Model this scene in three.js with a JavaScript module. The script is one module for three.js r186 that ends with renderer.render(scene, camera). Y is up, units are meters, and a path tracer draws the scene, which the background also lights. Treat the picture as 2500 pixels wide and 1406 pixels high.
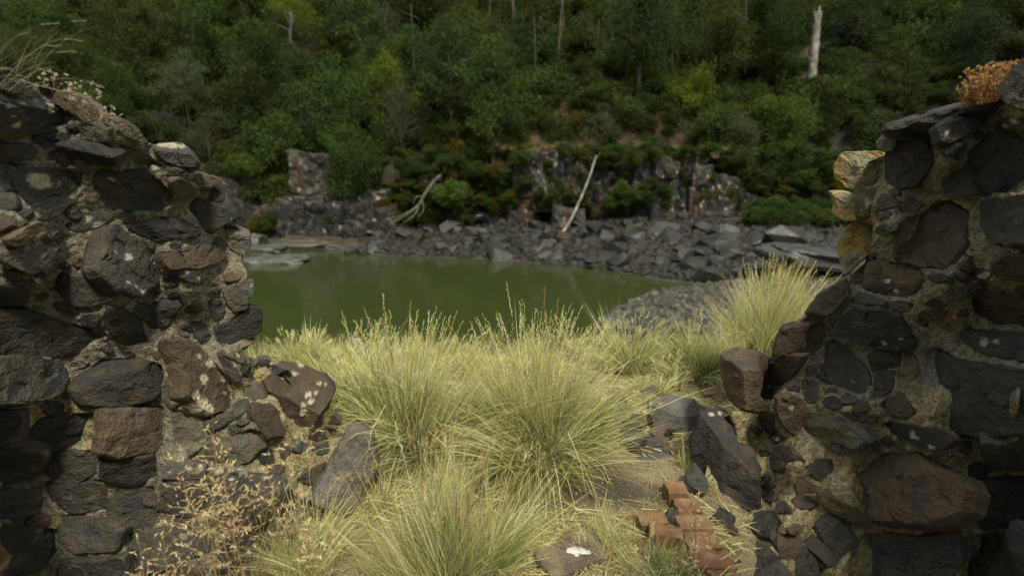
import * as THREE from 'three';
import { ConvexGeometry } from 'three/addons/geometries/ConvexGeometry.js';
import { mergeGeometries, toCreasedNormals } from 'three/addons/utils/BufferGeometryUtils.js';
import { ImprovedNoise } from 'three/addons/math/ImprovedNoise.js';

// ---------------------------------------------------------------- camera, sky, sun, exposure
const scene = new THREE.Scene();
const EYE = 1.6, PITCH = 13.6 * Math.PI / 180, FOC = 1250;
const camera = new THREE.PerspectiveCamera(2 * Math.atan(703 / FOC) * 180 / Math.PI, 2500 / 1406, 0.05, 400);
camera.position.set(0, EYE, 0);
camera.rotation.set(-PITCH, 0, 0);
camera.focus = 2.7; camera.userData.fStop = 1.2;                          // near walls and tussocks sharp, the far slope a little soft

const SKY = 0.70;                                                         // brightness of the cloud overhead
const SUN_DIR = new THREE.Vector3(0.22, 1.0, 0.60).normalize();
const sun = new THREE.DirectionalLight(0xfff5e0, 2.6);
sun.position.copy(SUN_DIR).multiplyScalar(60);
sun.castShadow = true;
sun.shadow.radius = 17;
sun.shadow.mapSize.set(4096, 4096);
Object.assign(sun.shadow.camera, { left: -45, right: 45, top: 45, bottom: -45, near: 1, far: 160 });
scene.add(sun, sun.target);

{ // bright overcast: lightest overhead, greyer towards the horizon, with slow unevenness in the cloud
  const W = 256, H = 128, d = new Float32Array(W * H * 4), N = new ImprovedNoise();
  for (let j = 0; j < H; j++) for (let i = 0; i < W; i++) {
    const el = (j + 0.5) / H * Math.PI - Math.PI / 2, az = i / W * Math.PI * 2, k = Math.max(0, Math.sin(el));
    const X = Math.cos(az) * Math.cos(el) * 2.2, Z = Math.sin(az) * Math.cos(el) * 2.2, Y = Math.sin(el) * 3;
    const c = 1 + 0.22 * (N.noise(X, Y, Z) + 0.5 * N.noise(X * 2.3, Y * 2.3, Z * 2.3)), L = SKY * c * (1 + 2 * k) / 3;
    const o = (j * W + i) * 4; d[o] = L * 0.985; d[o + 1] = L; d[o + 2] = L * 0.99; d[o + 3] = 1;
    if (el < -0.02) d[o] = d[o + 1] = d[o + 2] = 0.08;
  }
  const sky = new THREE.DataTexture(d, W, H, THREE.RGBAFormat, THREE.FloatType);
  sky.mapping = THREE.EquirectangularReflectionMapping; sky.magFilter = THREE.LinearFilter; sky.needsUpdate = true;
  scene.background = sky; scene.environment = sky;
}
const renderer = new THREE.WebGLRenderer({ antialias: true });
renderer.toneMapping = THREE.LinearToneMapping;
renderer.toneMappingExposure = 1.7;
renderer.shadowMap.enabled = true;

// ---------------------------------------------------------------- helpers
function rng(seed) { let s = seed | 0; return () => { s = (s + 0x6d2b79f5) | 0; let t = Math.imul(s ^ (s >>> 15), 1 | s); t = (t + Math.imul(t ^ (t >>> 7), 61 | t)) ^ t; return ((t ^ (t >>> 14)) >>> 0) / 4294967296; }; }
const IN = new ImprovedNoise();
const noise = (x, y, z) => IN.noise(x + 31.7, y + 11.3, z + 57.1);
function fbm(x, y, z, o = 4) { let a = 0, k = 0.5, f = 1; for (let i = 0; i < o; i++) { a += k * noise(x * f, y * f, z * f); k *= 0.5; f *= 2.03; } return a; }
const clamp = (x, a = 0, b = 1) => Math.min(b, Math.max(a, x)), lerp = (a, b, t) => a + (b - a) * t;
const smooth = (a, b, x) => { const t = clamp((x - a) / (b - a)); return t * t * (3 - 2 * t); };
const V = (x, y, z) => new THREE.Vector3(x, y, z);
const cP = Math.cos(PITCH), sP = Math.sin(PITCH);
// where the photograph's pixel looks: direction with camera depth 1
const ray = (px, py) => { const x = (px - 1250) / FOC, y = -(py - 703) / FOC; return V(x, -sP + y * cP, -cP - y * sP); };
const atZ = (px, py, Z) => { const d = ray(px, py), s = Z / -d.z; return V(d.x * s, EYE + d.y * s, -Z); };           // point at horizontal distance Z
const atY = (px, py, h) => { const d = ray(px, py), s = (h - EYE) / d.y; return V(d.x * s, h, d.z * s); };            // point on the level h
const used = new Map();
function numbered(n) { const k = used.get(n) ?? 0; used.set(n, k + 1); return k ? n + '_' + String(k).padStart(3, '0') : n; }
function mesh(name, geo, mat, parent) { const m = new THREE.Mesh(geo, mat); m.name = name; m.castShadow = m.receiveShadow = true; if (parent) parent.add(m); return m; }
function tag(o, label, category, group) { o.name = numbered(o.name); o.userData.label = label; o.userData.category = category; if (group) o.userData.group = group; scene.add(o); return o; }
function setting(o, kind = 'structure') { o.name = numbered(o.name); o.userData.kind = kind; scene.add(o); return o; }
function groupOf(name, p) { const g = new THREE.Group(); g.name = name; if (p) g.position.copy(p); return g; }
function geoOf(pos, idx, col, uv) {
  const g = new THREE.BufferGeometry();
  g.setAttribute('position', new THREE.BufferAttribute(new Float32Array(pos), 3));
  if (col) g.setAttribute('color', new THREE.BufferAttribute(new Float32Array(col), 3));
  if (uv) g.setAttribute('uv', new THREE.BufferAttribute(new Float32Array(uv), 2));
  if (idx) g.setIndex(idx);
  g.computeVertexNormals();
  return g;
}
// tiling value noise for textures
function tileNoise(seed) {
  const r = rng(seed), T = new Float32Array(65536); for (let i = 0; i < 65536; i++) T[i] = r();
  const at = (x, y, p) => T[(((y % p) + p) % p) * 256 + (((x % p) + p) % p)];
  const one = (u, v, p) => { const x = u * p, y = v * p, xi = Math.floor(x), yi = Math.floor(y); let fx = x - xi, fy = y - yi; fx = fx * fx * (3 - 2 * fx); fy = fy * fy * (3 - 2 * fy);
    return lerp(lerp(at(xi, yi, p), at(xi + 1, yi, p), fx), lerp(at(xi, yi + 1, p), at(xi + 1, yi + 1, p), fx), fy); };
  return (u, v, p, o = 4) => { let a = 0, k = 0.5, s = 0; for (let i = 0; i < o && p <= 256; i++) { a += k * one(u, v, p); s += k; k *= 0.55; p *= 2; } return a / s; };
}
function tex(size, fn, srgb) {
  const d = new Uint8Array(size * size * 4);
  for (let j = 0; j < size; j++) for (let i = 0; i < size; i++) { const c = fn(i / size, j / size), o = (j * size + i) * 4; for (let q = 0; q < 3; q++) d[o + q] = clamp(c[q] ?? c[0]) * 255; d[o + 3] = 255; }
  const t = new THREE.DataTexture(d, size, size); t.wrapS = t.wrapT = THREE.RepeatWrapping; t.magFilter = THREE.LinearFilter; t.minFilter = THREE.LinearMipmapLinearFilter; t.generateMipmaps = true;
  if (srgb) t.colorSpace = THREE.SRGBColorSpace; t.needsUpdate = true; return t;
}
const n1 = tileNoise(5), n2 = tileNoise(9), n3 = tileNoise(23);
const rockMap = tex(512, (u, v) => { const a = n1(u, v, 6, 5), b = n2(u, v, 64, 3), c = n3(u, v, 128, 2); const g = 0.72 + 0.34 * a + 0.42 * (b - 0.5) + (c > 0.8 ? 0.14 : 0) - (c < 0.2 ? 0.15 : 0); return [g, g * 0.985, g * 0.965]; }, true);
const rockBump = tex(512, (u, v) => { const a = n1(u, v, 5, 6), b = n2(u, v, 48, 3), c = Math.abs(n3(u, v, 9, 4) - 0.5) * 2; const e = n2(u, v, 20, 4); return [0.36 * a + 0.24 * b + 0.2 * c + 0.2 * e]; });
const mortarMap = tex(512, (u, v) => { const a = n1(u, v, 4, 5), b = n2(u, v, 40, 3), c = n3(u, v, 110, 1), e = n1(u, v, 50, 1); let g = 0.72 + 0.26 * a + 0.45 * (b - 0.5); if (c > 0.82) g += 0.26; if (c < 0.18) g -= 0.32; if (e > 0.86) g += 0.2; if (e < 0.14) g -= 0.25; const y = n2(u, v, 8, 4); return [g, g * (0.98 - 0.02 * y), g * (0.96 - 0.16 * y)]; }, true);
const mortarBump = tex(512, (u, v) => { const a = n1(u, v, 12, 4), b = n2(u, v, 40, 3), c = n3(u, v, 110, 1), e = n1(u, v, 50, 1); return [0.2 * a + 0.35 * b + 0.25 * c + (e > 0.8 ? 0.2 : e * 0.1)]; });
const dirtMap = tex(512, (u, v) => { const a = n2(u, v, 5, 6), b = n3(u, v, 100, 2), c = n1(u, v, 200, 1); let g = 0.7 + 0.26 * a + 0.3 * (b - 0.5); if (c > 0.9) g += 0.12; if (c < 0.12) g -= 0.25; return [g, g * 0.98, g * 0.93]; }, true);
const barkMap = tex(256, (u, v) => { const a = n1(u, v * 0.25, 32, 4), b = n2(u, v, 6, 4); const g = 0.62 + 0.3 * a + 0.25 * (b - 0.5); return [g, g * 0.99, g * 0.97]; }, true);
const std = (o) => new THREE.MeshStandardMaterial({ roughness: 0.9, ...o });
const rockMat = std({ vertexColors: true, map: rockMap, bumpMap: rockBump, bumpScale: 0.020, roughness: 0.8 });
const mortarMat = std({ vertexColors: true, map: mortarMap, bumpMap: mortarBump, bumpScale: 0.018, roughness: 0.95 });
const wetMat = std({ vertexColors: true, map: rockMap, bumpMap: rockBump, bumpScale: 0.02, roughness: 0.42 });
const plantMat = std({ vertexColors: true, roughness: 0.7, side: THREE.DoubleSide });
const leafMat = (r, g, b) => new THREE.MeshPhysicalMaterial({ color: new THREE.Color().setRGB(r, g, b), vertexColors: true, roughness: 1, specularIntensity: 0.05, side: THREE.DoubleSide, transmission: 0.25, thickness: 0 });
const grassMat = new THREE.MeshPhysicalMaterial({ vertexColors: true, roughness: 0.8, side: THREE.DoubleSide, transmission: 0.3, thickness: 0 });

// ---------------------------------------------------------------- the land
const WL = -1.2;                                                          // water level
const POOL = [[300, 700], [560, 640], [640, 600], [700, 590], [760, 602], [850, 612], [930, 625], [1050, 630], [1200, 634], [1330, 645], [1430, 655], [1530, 668], [1620, 686], [1680, 692], [1700, 697], [1670, 703], [1640, 708], [1600, 716], [1560, 730], [1500, 757], [1470, 790], [1440, 835], [1300, 850], [1000, 858], [700, 858], [400, 840], [150, 800]]
  .map(([a, b]) => { const p = atY(a, b, WL); return [p.x, -p.z]; });
function inPoly(P, x, y) { let c = false; for (let i = 0, j = P.length - 1; i < P.length; j = i++) if ((P[i][1] > y) !== (P[j][1] > y) && x < (P[j][0] - P[i][0]) * (y - P[i][1]) / (P[j][1] - P[i][1]) + P[i][0]) c = !c; return c; }
function edgeDist(P, x, y) { let m = 1e9; for (let i = 0, j = P.length - 1; i < P.length; j = i++) { const ax = P[j][0], ay = P[j][1], dx = P[i][0] - ax, dy = P[i][1] - ay, t = clamp(((x - ax) * dx + (y - ay) * dy) / (dx * dx + dy * dy || 1)); m = Math.min(m, Math.hypot(x - ax - dx * t, y - ay - dy * t)); } return m; }
const cliffZ = (x) => 19.9 + 0.9 * noise(x * 0.16, 3.1, 0) + 0.35 * noise(x * 0.6, 8.3, 0);
function poolSide(x, Z) { const d = edgeDist(POOL, x, Z); return inPoly(POOL, x, Z) ? -d : d; }
function H(x, Z) {                                                        // height of the ground at x, Z metres ahead
  const bench = 0.05 * noise(x * 0.8, Z * 0.8, 2) + 0.018 * noise(x * 3.1, Z * 3.1, 5);
  if (Z < 3.6) return bench - 0.42 * smooth(-0.95, -1.45, x) * smooth(3, 2.2, Z) - 0.42 * smooth(1.05, 1.5, x) * smooth(3, 2.2, Z);   // the earth drops away along the walls
  const sd = poolSide(x, Z), w = 0.045 * noise(x * 1.6, Z * 1.6, 7);
  const flat = sd < 0 ? WL + Math.max(-0.7, sd * 0.28) : WL + 0.13 * sd + w * smooth(0, 0.8, sd);
  const near = Math.max(bench - 1.25 * smooth(3.7, 7.6, Z), flat);
  if (Z < 9) return lerp(near, flat, smooth(7.6, 9, Z));
  const cz = cliffZ(x), over = Z - cz;
  if (over < -0.4) return flat;
  const base = WL + 0.13 * Math.max(0.5, poolSide(x, Math.min(Z, cz - 0.4)));
  const up = lerp(1.5, 2.9, smooth(-7, 0, x)) * (0.9 + 0.3 * noise(x * 0.3, 1, 4));
  return Math.max(flat < base + 0.3 ? flat : base, base + up * smooth(-0.2, 1.7, over) + 0.56 * Math.max(0, over) + 0.5 * fbm(x * 0.22, Z * 0.22, 9, 3) * smooth(0, 3, over));
}
function hit(px, py, lift = 0) {                                          // first ground point under a pixel
  const d = ray(px, py).normalize(), hz = Math.hypot(d.x, d.z); let s = 1.2;
  for (let i = 0; i < 4000; i++) { const x = d.x * s, Z = -d.z * s, y = EYE + d.y * s; if (y < H(x, Z) + lift) return V(x, H(x, Z), -Z); s += Math.max(0.02, s * 0.004); if (s > 140) break; }
  return V(d.x * 60, H(d.x * 60, 60), -60);
}
{ // ground: one sheet from behind the camera to the top of the far slope
  const pos = [], col = [], uv = [], idx = [], NX = 250, rows = [];
  for (let Z = -8; Z < 1; Z += 0.5) rows.push(Z);
  for (let Z = 1; Z < 9; Z += 0.06) rows.push(Z);
  for (let Z = 9; Z < 24; Z += 0.12) rows.push(Z);
  for (let Z = 24; Z < 130; Z *= 1.02) rows.push(Z);
  for (const Z of rows) for (let i = 0; i <= NX; i++) {
    const t = i / NX * 2 - 1, half = 7 + 1.5 * Math.max(0, Z), x = half * t, y = H(x, Z), over = Z - cliffZ(x), sd = Z > 4 ? poolSide(x, Z) : 9;
    pos.push(x, y, -Z); uv.push(x / 0.7, Z / 0.7);
    const m = fbm(x * 1.3, Z * 1.3, 1, 4), m2 = fbm(x * 4, Z * 4, 3, 3);
    let c = [0.33 + 0.12 * m, 0.29 + 0.11 * m, 0.175 + 0.06 * m];                                     // sandy earth and straw dust
    const gp = smooth(0.55, 0.2, Math.hypot((x - 0.55) / 1.5, (Z - 2.28) / 0.5)) * smooth(-0.25, 0.05, m2 + 0.25 * m);
    c = c.map((a, q) => lerp(a, [0.085, 0.08, 0.06][q], gp));                                          // dark grit patch
    const or = smooth(0.36, 0.1, Math.hypot((x - 0.62) / 1.1, Z - 1.86)) * smooth(-0.3, 0.1, m2); c = c.map((a, q) => lerp(a, [0.34, 0.2, 0.085][q], or * 0.8));
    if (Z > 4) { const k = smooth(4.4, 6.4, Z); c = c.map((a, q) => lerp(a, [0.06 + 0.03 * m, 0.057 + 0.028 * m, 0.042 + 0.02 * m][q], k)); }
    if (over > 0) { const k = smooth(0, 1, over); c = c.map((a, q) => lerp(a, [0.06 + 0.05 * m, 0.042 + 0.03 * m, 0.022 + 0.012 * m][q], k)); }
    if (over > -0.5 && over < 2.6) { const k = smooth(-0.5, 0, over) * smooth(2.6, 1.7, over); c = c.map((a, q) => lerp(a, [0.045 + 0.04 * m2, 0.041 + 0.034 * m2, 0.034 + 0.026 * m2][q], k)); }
    col.push(...c.map((a) => Math.max(0.015, a)));
  }
  const N = NX + 1;
  for (let j = 0; j < rows.length - 1; j++) for (let i = 0; i < NX; i++) { const a = j * N + i; idx.push(a, a + 1, a + N, a + 1, a + N + 1, a + N); }
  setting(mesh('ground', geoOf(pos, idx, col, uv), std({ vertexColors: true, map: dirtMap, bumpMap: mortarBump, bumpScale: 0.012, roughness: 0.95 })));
}
{ // pool water, murky olive
  const g = new THREE.PlaneGeometry(70, 24, 1, 1); g.rotateX(-Math.PI / 2); g.translate(0, WL, -15.5);
  const uv = g.attributes.uv; for (let i = 0; i < uv.count; i++) uv.setXY(i, uv.getX(i) * 30, uv.getY(i) * 30);
  const rip = tex(256, (u, v) => [n1(u, v, 8, 3)]);
  setting(mesh('water', g, new THREE.MeshPhysicalMaterial({ color: new THREE.Color().setRGB(0.031, 0.042, 0.013), roughness: 0.05, ior: 1.33, bumpMap: rip, bumpScale: 0.004 })));
}

// ---------------------------------------------------------------- rubble walls
const TONE = {                                     // main colour, stain colour, share of stain
  d: [[0.054, 0.058, 0.066], [0.085, 0.080, 0.062], 0.30], b: [[0.112, 0.090, 0.058], [0.052, 0.050, 0.044], 0.35], r: [[0.165, 0.112, 0.062], [0.09, 0.07, 0.048], 0.4],
  g: [[0.125, 0.130, 0.115], [0.15, 0.14, 0.09], 0.35], p: [[0.092, 0.076, 0.068], [0.13, 0.10, 0.058], 0.35], o: [[0.50, 0.36, 0.075], [0.36, 0.34, 0.22], 0.2],
  s: [[0.34, 0.28, 0.14], [0.25, 0.22, 0.13], 0.4], t: [[0.42, 0.25, 0.08], [0.4, 0.34, 0.18], 0.4], k: [[0.135, 0.142, 0.148], [0.16, 0.15, 0.125], 0.3],
};
class Wall {
  constructor(ctrl) { this.c = ctrl; }
  Z(px, py) { let a = 0, b = 0; for (const [x, y, z] of this.c) { const d = ((px - x) ** 2 + ((py - y) * 0.8) ** 2 + 400) ** -1.4; a += d * z; b += d; } return a / b; }
  at(px, py) { return atZ(px, py, this.Z(px, py)); }
  frame(px, py, e = 22) {
    const u = this.at(px + e, py).sub(this.at(px - e, py)), v = this.at(px, py - e).sub(this.at(px, py + e));
    const n = V().crossVectors(u, v).normalize(); u.addScaledVector(n, -u.dot(n)).normalize(); v.crossVectors(n, u).normalize(); return { u, v, n };
  }
}
// one stone from its outline in the wall: a closed block with chipped facets; planes = lists of three [px, py, height] that a face passes through
function stoneGeo(wall, P, o) {
  const r = rng(o.seed), n = P.length / 2; let cx = 0, cy = 0;
  for (let i = 0; i < n; i++) { cx += P[2 * i] / n; cy += P[2 * i + 1] / n; }
  if (o.c) [cx, cy] = o.c;
  const { u, v, n: N } = wall.frame(cx, cy), C = wall.at(cx, cy);
  if (o.back) { N.lerp(camera.position.clone().sub(C).setY(0.25).normalize(), 0.7).normalize(); u.addScaledVector(N, -u.dot(N)).normalize(); v.crossVectors(N, u).normalize(); }   // end stones sit square to the gap, not along the broken slope
  if (o.push) C.addScaledVector(N, o.push);
  const flat = (px, py) => { const d = ray(px, py), s = C.clone().sub(camera.position).dot(N) / d.dot(N), q = d.multiplyScalar(s).add(camera.position).sub(C); return [q.dot(u), q.dot(v)]; };
  const ring = []; for (let i = 0; i < n; i++) ring.push(flat(P[2 * i], P[2 * i + 1]));
  const R = Math.sqrt(Math.abs(ring.reduce((a, p, i) => { const q = ring[(i + 1) % n]; return a + p[0] * q[1] - q[0] * p[1]; }, 0)) / 2 / Math.PI);
  // outline: corners cut a little, then sampled by length and roughened
  const cut = []; for (let i = 0; i < n; i++) { const p = ring[i], q = ring[(i + 1) % n]; const k = o.round ?? 0.05; cut.push([lerp(p[0], q[0], k), lerp(p[1], q[1], k)], [lerp(p[0], q[0], 1 - k), lerp(p[1], q[1], 1 - k)]); }
  let per = 0; const L = cut.map((p, i) => { const q = cut[(i + 1) % cut.length], l = Math.hypot(p[0] - q[0], p[1] - q[1]); per += l; return l; });
  const NS = Math.round(clamp(R * 520, 30, 96)), K = Math.round(clamp(R * 130, 7, 22)), B = [];
  for (let i = 0, e = 0, acc = 0; i < NS; i++) { const s = i / NS * per; while (acc + L[e] < s) { acc += L[e]; e++; } const t = (s - acc) / L[e], p = cut[e], q = cut[(e + 1) % cut.length]; B.push([lerp(p[0], q[0], t), lerp(p[1], q[1], t)]); }
  const sd = r() * 90, h = o.planes ? o.h * 0.9 : Math.max(0.012, o.h * 0.3), rag = Math.min(0.010, R * 0.10);
  for (const b of B) { const k = 1 + (fbm(b[0] * 22 + sd, b[1] * 22, sd, 3) * 2) * rag / (Math.hypot(b[0], b[1]) + 1e-4) + (o.grow ?? 0.010) / (Math.hypot(b[0], b[1]) + 1e-4); b[0] *= k; b[1] *= k; }
  const planes = [];
  if (o.planes) for (const T of o.planes) { const q = T.map(([a, b, c]) => [...flat(a, b), c * (h < 0.085 ? 0.45 : 0.85)]); const [A, Bq, D] = q; const ux = Bq[0] - A[0], uy = Bq[1] - A[1], uz = Bq[2] - A[2], vx = D[0] - A[0], vy = D[1] - A[1], vz = D[2] - A[2]; const nx = uy * vz - uz * vy, ny = uz * vx - ux * vz, nz = ux * vy - uy * vx; planes.push([-nx / nz, -ny / nz, A[2] + (nx * A[0] + ny * A[1]) / nz]); }
  else for (let i = 0, m = 2 + (r() * 3 | 0); i < m; i++) { const a = r() * 6.283, k = (0.1 + 0.55 * r()) * h / R; planes.push([Math.cos(a) * k, Math.sin(a) * k, h * (0.72 + 0.5 * r())]); }
  const amp = Math.min(0.014, R * 0.10) * (o.rough ?? 1), pos = [], col = [], uv = [], idx = [], uo = r() * 9, vo = r() * 9;
  const [c0, c1, share] = TONE[o.tone], br = 0.62 + 0.42 * r(), lich = (o.lichen || []).map(([a, b, c, f = 1]) => { const q = flat(a, b), e = flat(a + c, b); return [q[0], q[1], Math.hypot(e[0] - q[0], e[1] - q[1]), f]; });
  const spots = []; for (let i = 0, m = r() < 0.10 ? (r() * 4 | 0) : 0; i < m; i++) { const b = B[r() * NS | 0], k = r() * 0.8; spots.push([b[0] * k, b[1] * k, 0.006 + 0.008 * r(), 1]); }
  const put = (x, y, z) => {
    const jx = fbm(x * 30 + sd, y * 30, 4, 2) * 0.004, q = C.clone().addScaledVector(u, x + jx).addScaledVector(v, y).addScaledVector(N, z);
    pos.push(q.x, q.y, q.z); uv.push(x / 0.34 + uo, y / 0.34 + vo);
    const m = smooth(0.55 - share, 0.78 - share, 0.5 + 0.9 * fbm(x * 9 + sd, y * 9, z * 9, 4)), g = br * (0.86 + 0.5 * fbm(x * 26, y * 26 + sd, z * 20, 3));
    let c = [0, 1, 2].map((q2) => lerp(c0[q2], c1[q2], m) * g);
    for (const [lx, ly, lr, f] of [...lich, ...spots]) { const dd = Math.hypot(x - lx, (y - ly) * f) / lr + 0.35 * fbm(x * 45, y * 45, lx * 40, 3); const k = smooth(1.08, 0.86, dd) * (0.8 + 0.5 * fbm(x * 90, y * 90, 3, 2)); c = c.map((a, q2) => lerp(a, [0.56, 0.54, 0.41][q2], clamp(k))); }
    col.push(...c);
  };
  // broken surface: the nearest of a few chip centres decides how the face is tilted there
  const chips = []; for (let i = 0, m = Math.round(clamp(R * 130, 5, 16)); i < m; i++) { const b = B[r() * NS | 0], k = Math.sqrt(r()), a = r() * 6.283, t = (0.03 + 0.15 * r()) * (o.rough ?? 1); chips.push([b[0] * k, b[1] * k, Math.cos(a) * t, Math.sin(a) * t, (r() - 0.5) * 0.006]); }
  const chip = (x, y) => { let m = 1e9, z = 0; const jx = x + 0.02 * noise(x * 25, y * 25, sd), jy = y + 0.02 * noise(x * 25, y * 25, sd + 9); for (const c of chips) { const d = (jx - c[0]) ** 2 + (jy - c[1]) ** 2; if (d < m) { m = d; z = (x - c[0]) * c[2] + (y - c[1]) * c[3] + c[4]; } } return clamp(z, -0.012, 0.012); };
  const height = (x, y, s) => {
    const e = 1 - s, w = o.edge ?? 0.22; let z = h * (o.planes ? Math.min(1, e / 0.07) : Math.pow(Math.min(1, e / (w * 0.42)), 0.45));
    if (o.planes) { z = 9; for (const p of planes) z = Math.min(z, p[0] * x + p[1] * y + p[2]); if (s > 0.93) z -= (s - 0.93) / 0.07 * 0.03; }
    else for (const p of planes) z = Math.min(z, p[0] * x + p[1] * y + p[2]);
    const strat = (o.strat ?? 0.08) * amp * Math.abs(fbm(x * 4 + sd, y * 40, 2, 2)) * 2;
    return z + chip(x, y) * Math.min(1, e / 0.1) + amp * (1.1 * fbm(x * 11 + sd, y * 11, z * 4, 4) - strat) * (0.35 + 0.65 * Math.min(1, e / 0.12));
  };
  put(0, 0, height(0, 0, 0));
  for (let k = 1; k <= K; k++) { const s = 1 - Math.pow(1 - k / K, 1.35); for (let i = 0; i < NS; i++) put(B[i][0] * s, B[i][1] * s, height(B[i][0] * s, B[i][1] * s, s)); }
  const back = o.back ?? Math.max(0.04, R * 0.8);
  for (let i = 0; i < NS; i++) put(B[i][0] * 0.98, B[i][1] * 0.98, -back * 0.5);
  for (let i = 0; i < NS; i++) put(B[i][0] * 0.7, B[i][1] * 0.7, -back);
  put(0, 0, -back * 1.05);
  const at = (k, i) => 1 + (k - 1) * NS + (i % NS + NS) % NS;
  const ccw = ring.reduce((a, p, i) => { const q = ring[(i + 1) % n]; return a + p[0] * q[1] - q[0] * p[1]; }, 0) > 0;
  const tri = (a, b, c) => ccw ? idx.push(a, b, c) : idx.push(a, c, b);
  for (let i = 0; i < NS; i++) tri(0, at(1, i), at(1, i + 1));
  for (let k = 1; k < K + 2; k++) for (let i = 0; i < NS; i++) { tri(at(k, i), at(k + 1, i), at(k, i + 1)); tri(at(k, i + 1), at(k + 1, i), at(k + 1, i + 1)); }
  const last = pos.length / 3 - 1; for (let i = 0; i < NS; i++) tri(at(K + 2, i), last, at(K + 2, i + 1));
  const geo = toCreasedNormals(geoOf(pos, idx, col, uv), 0.4), gp = geo.attributes.position, gu = geo.attributes.uv, q = V(), T = [V(), V(), V()], e1 = V(), e2 = V();
  for (let i = 0; i < gp.count; i += 3) {                                 // each face takes its texture square on, in metres
    for (let k = 0; k < 3; k++) { q.fromBufferAttribute(gp, i + k).sub(C); T[k].set(q.dot(u), q.dot(v), q.dot(N)); }
    e1.subVectors(T[1], T[0]); e2.subVectors(T[2], T[0]).cross(e1); const a = Math.abs(e2.x), b = Math.abs(e2.y), c = Math.abs(e2.z);
    for (let k = 0; k < 3; k++) { const t = T[k]; gu.setXY(i + k, uo + (c >= a && c >= b ? t.x : a > b ? t.z : t.x) / 0.34, vo + (c >= a && c >= b ? t.y : a > b ? t.y : t.z) / 0.34); }
  }
  return geo;
}
// the mortar core: front sheet over the outline, set back behind the stones, closed by a back and a rim
function mortarGeo(wall, outline, away, grey, polys, step = 5) {
  const boxes = polys.map((P) => { const Q = []; for (let i = 0; i < P.length; i += 2) Q.push([P[i], P[i + 1]]); const xs = Q.map((q) => q[0]), ys = Q.map((q) => q[1]); return [Q, Math.min(...xs), Math.max(...xs), Math.min(...ys), Math.max(...ys)]; });
  const under = (x, y) => { let m = 0; for (const [Q, a, b, c, d] of boxes) if (x > a && x < b && y > c && y < d && inPoly(Q, x, y)) m = Math.max(m, edgeDist(Q, x, y)); return m; };   // how far in behind a stone
  const xs = outline.map((p) => p[0]), ys = outline.map((p) => p[1]), x0 = Math.min(...xs) - step, y0 = Math.min(...ys) - step, nx = Math.ceil((Math.max(...xs) + step - x0) / step) + 1, ny = Math.ceil((Math.max(...ys) + step - y0) / step) + 1;
  const near = (x, y) => { let m = 1e9, o = [x, y]; for (let i = 0, j = outline.length - 1; i < outline.length; j = i++) { const [ax, ay] = outline[j], dx = outline[i][0] - ax, dy = outline[i][1] - ay, t = clamp(((x - ax) * dx + (y - ay) * dy) / (dx * dx + dy * dy)), qx = ax + dx * t, qy = ay + dy * t, d = Math.hypot(x - qx, y - qy); if (d < m) { m = d; o = [qx, qy]; } } return o; };
  const ins = [], id = new Map(), pos = [], col = [], uv = [], idx = [];
  for (let j = 0; j < ny; j++) for (let i = 0; i < nx; i++) ins.push(inPoly(outline, x0 + i * step, y0 + j * step));
  const vert = (i, j) => {
    const key = j * nx + i; if (id.has(key)) return id.get(key);
    let x = x0 + i * step, y = y0 + j * step; if (!ins[key]) [x, y] = near(x, y);
    const p = wall.at(x, y), { n } = wall.frame(x, y);
    const c = fbm(p.x * 7, p.y * 7, p.z * 7, 4), f = fbm(p.x * 38, p.y * 38, p.z * 38, 3);
    p.addScaledVector(n, ins[key] ? (0.013 * c + 0.017 * f) * (1 - smooth(0, 4, under(x, y))) - 0.002 - 0.035 * smooth(0, 6, under(x, y)) : -0.012);
    pos.push(p.x, p.y, p.z); uv.push((p.x * 0.85 + Math.sign(away.x) * p.z * 0.53) / 0.3, (p.y * 0.92 - p.z * 0.38) / 0.3);
    const g = smooth(-0.12, 0.16, fbm(p.x * 3.1 + 4, p.y * 3.1, p.z * 3, 3) + grey(x, y)), k = 0.84 + 1.0 * f;
    col.push(...[0, 1, 2].map((q) => lerp([0.41, 0.372, 0.235][q], [0.30, 0.30, 0.255][q], g) * k));
    id.set(key, pos.length / 3 - 1); return id.get(key);
  };
  const edge = new Map();
  for (let j = 0; j < ny - 1; j++) for (let i = 0; i < nx - 1; i++) {
    const q = [[i, j], [i + 1, j], [i + 1, j + 1], [i, j + 1]]; if (!q.some(([a, b]) => ins[b * nx + a])) continue;
    const [a, b, c, d] = q.map(([s, t]) => vert(s, t));
    for (const T of [[a, d, b], [b, d, c]]) { idx.push(...T); for (let e = 0; e < 3; e++) { const s = T[e], t = T[(e + 1) % 3], k = Math.min(s, t) * 1e6 + Math.max(s, t); edge.set(k, edge.has(k) ? null : [s, t]); } }
  }
  const m = pos.length / 3, F = idx.length;
  for (let i = 0; i < m; i++) { pos.push(pos[3 * i] + away.x, pos[3 * i + 1] + away.y, pos[3 * i + 2] + away.z); col.push(col[3 * i], col[3 * i + 1], col[3 * i + 2]); uv.push(uv[2 * i] + 0.5, uv[2 * i + 1]); }
  for (let i = 0; i < F; i += 3) idx.push(idx[i] + m, idx[i + 2] + m, idx[i + 1] + m);
  for (const e of edge.values()) if (e) idx.push(e[1], e[0], e[0] + m, e[1], e[0] + m, e[1] + m);
  return geoOf(pos, idx, col, uv);
}
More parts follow.
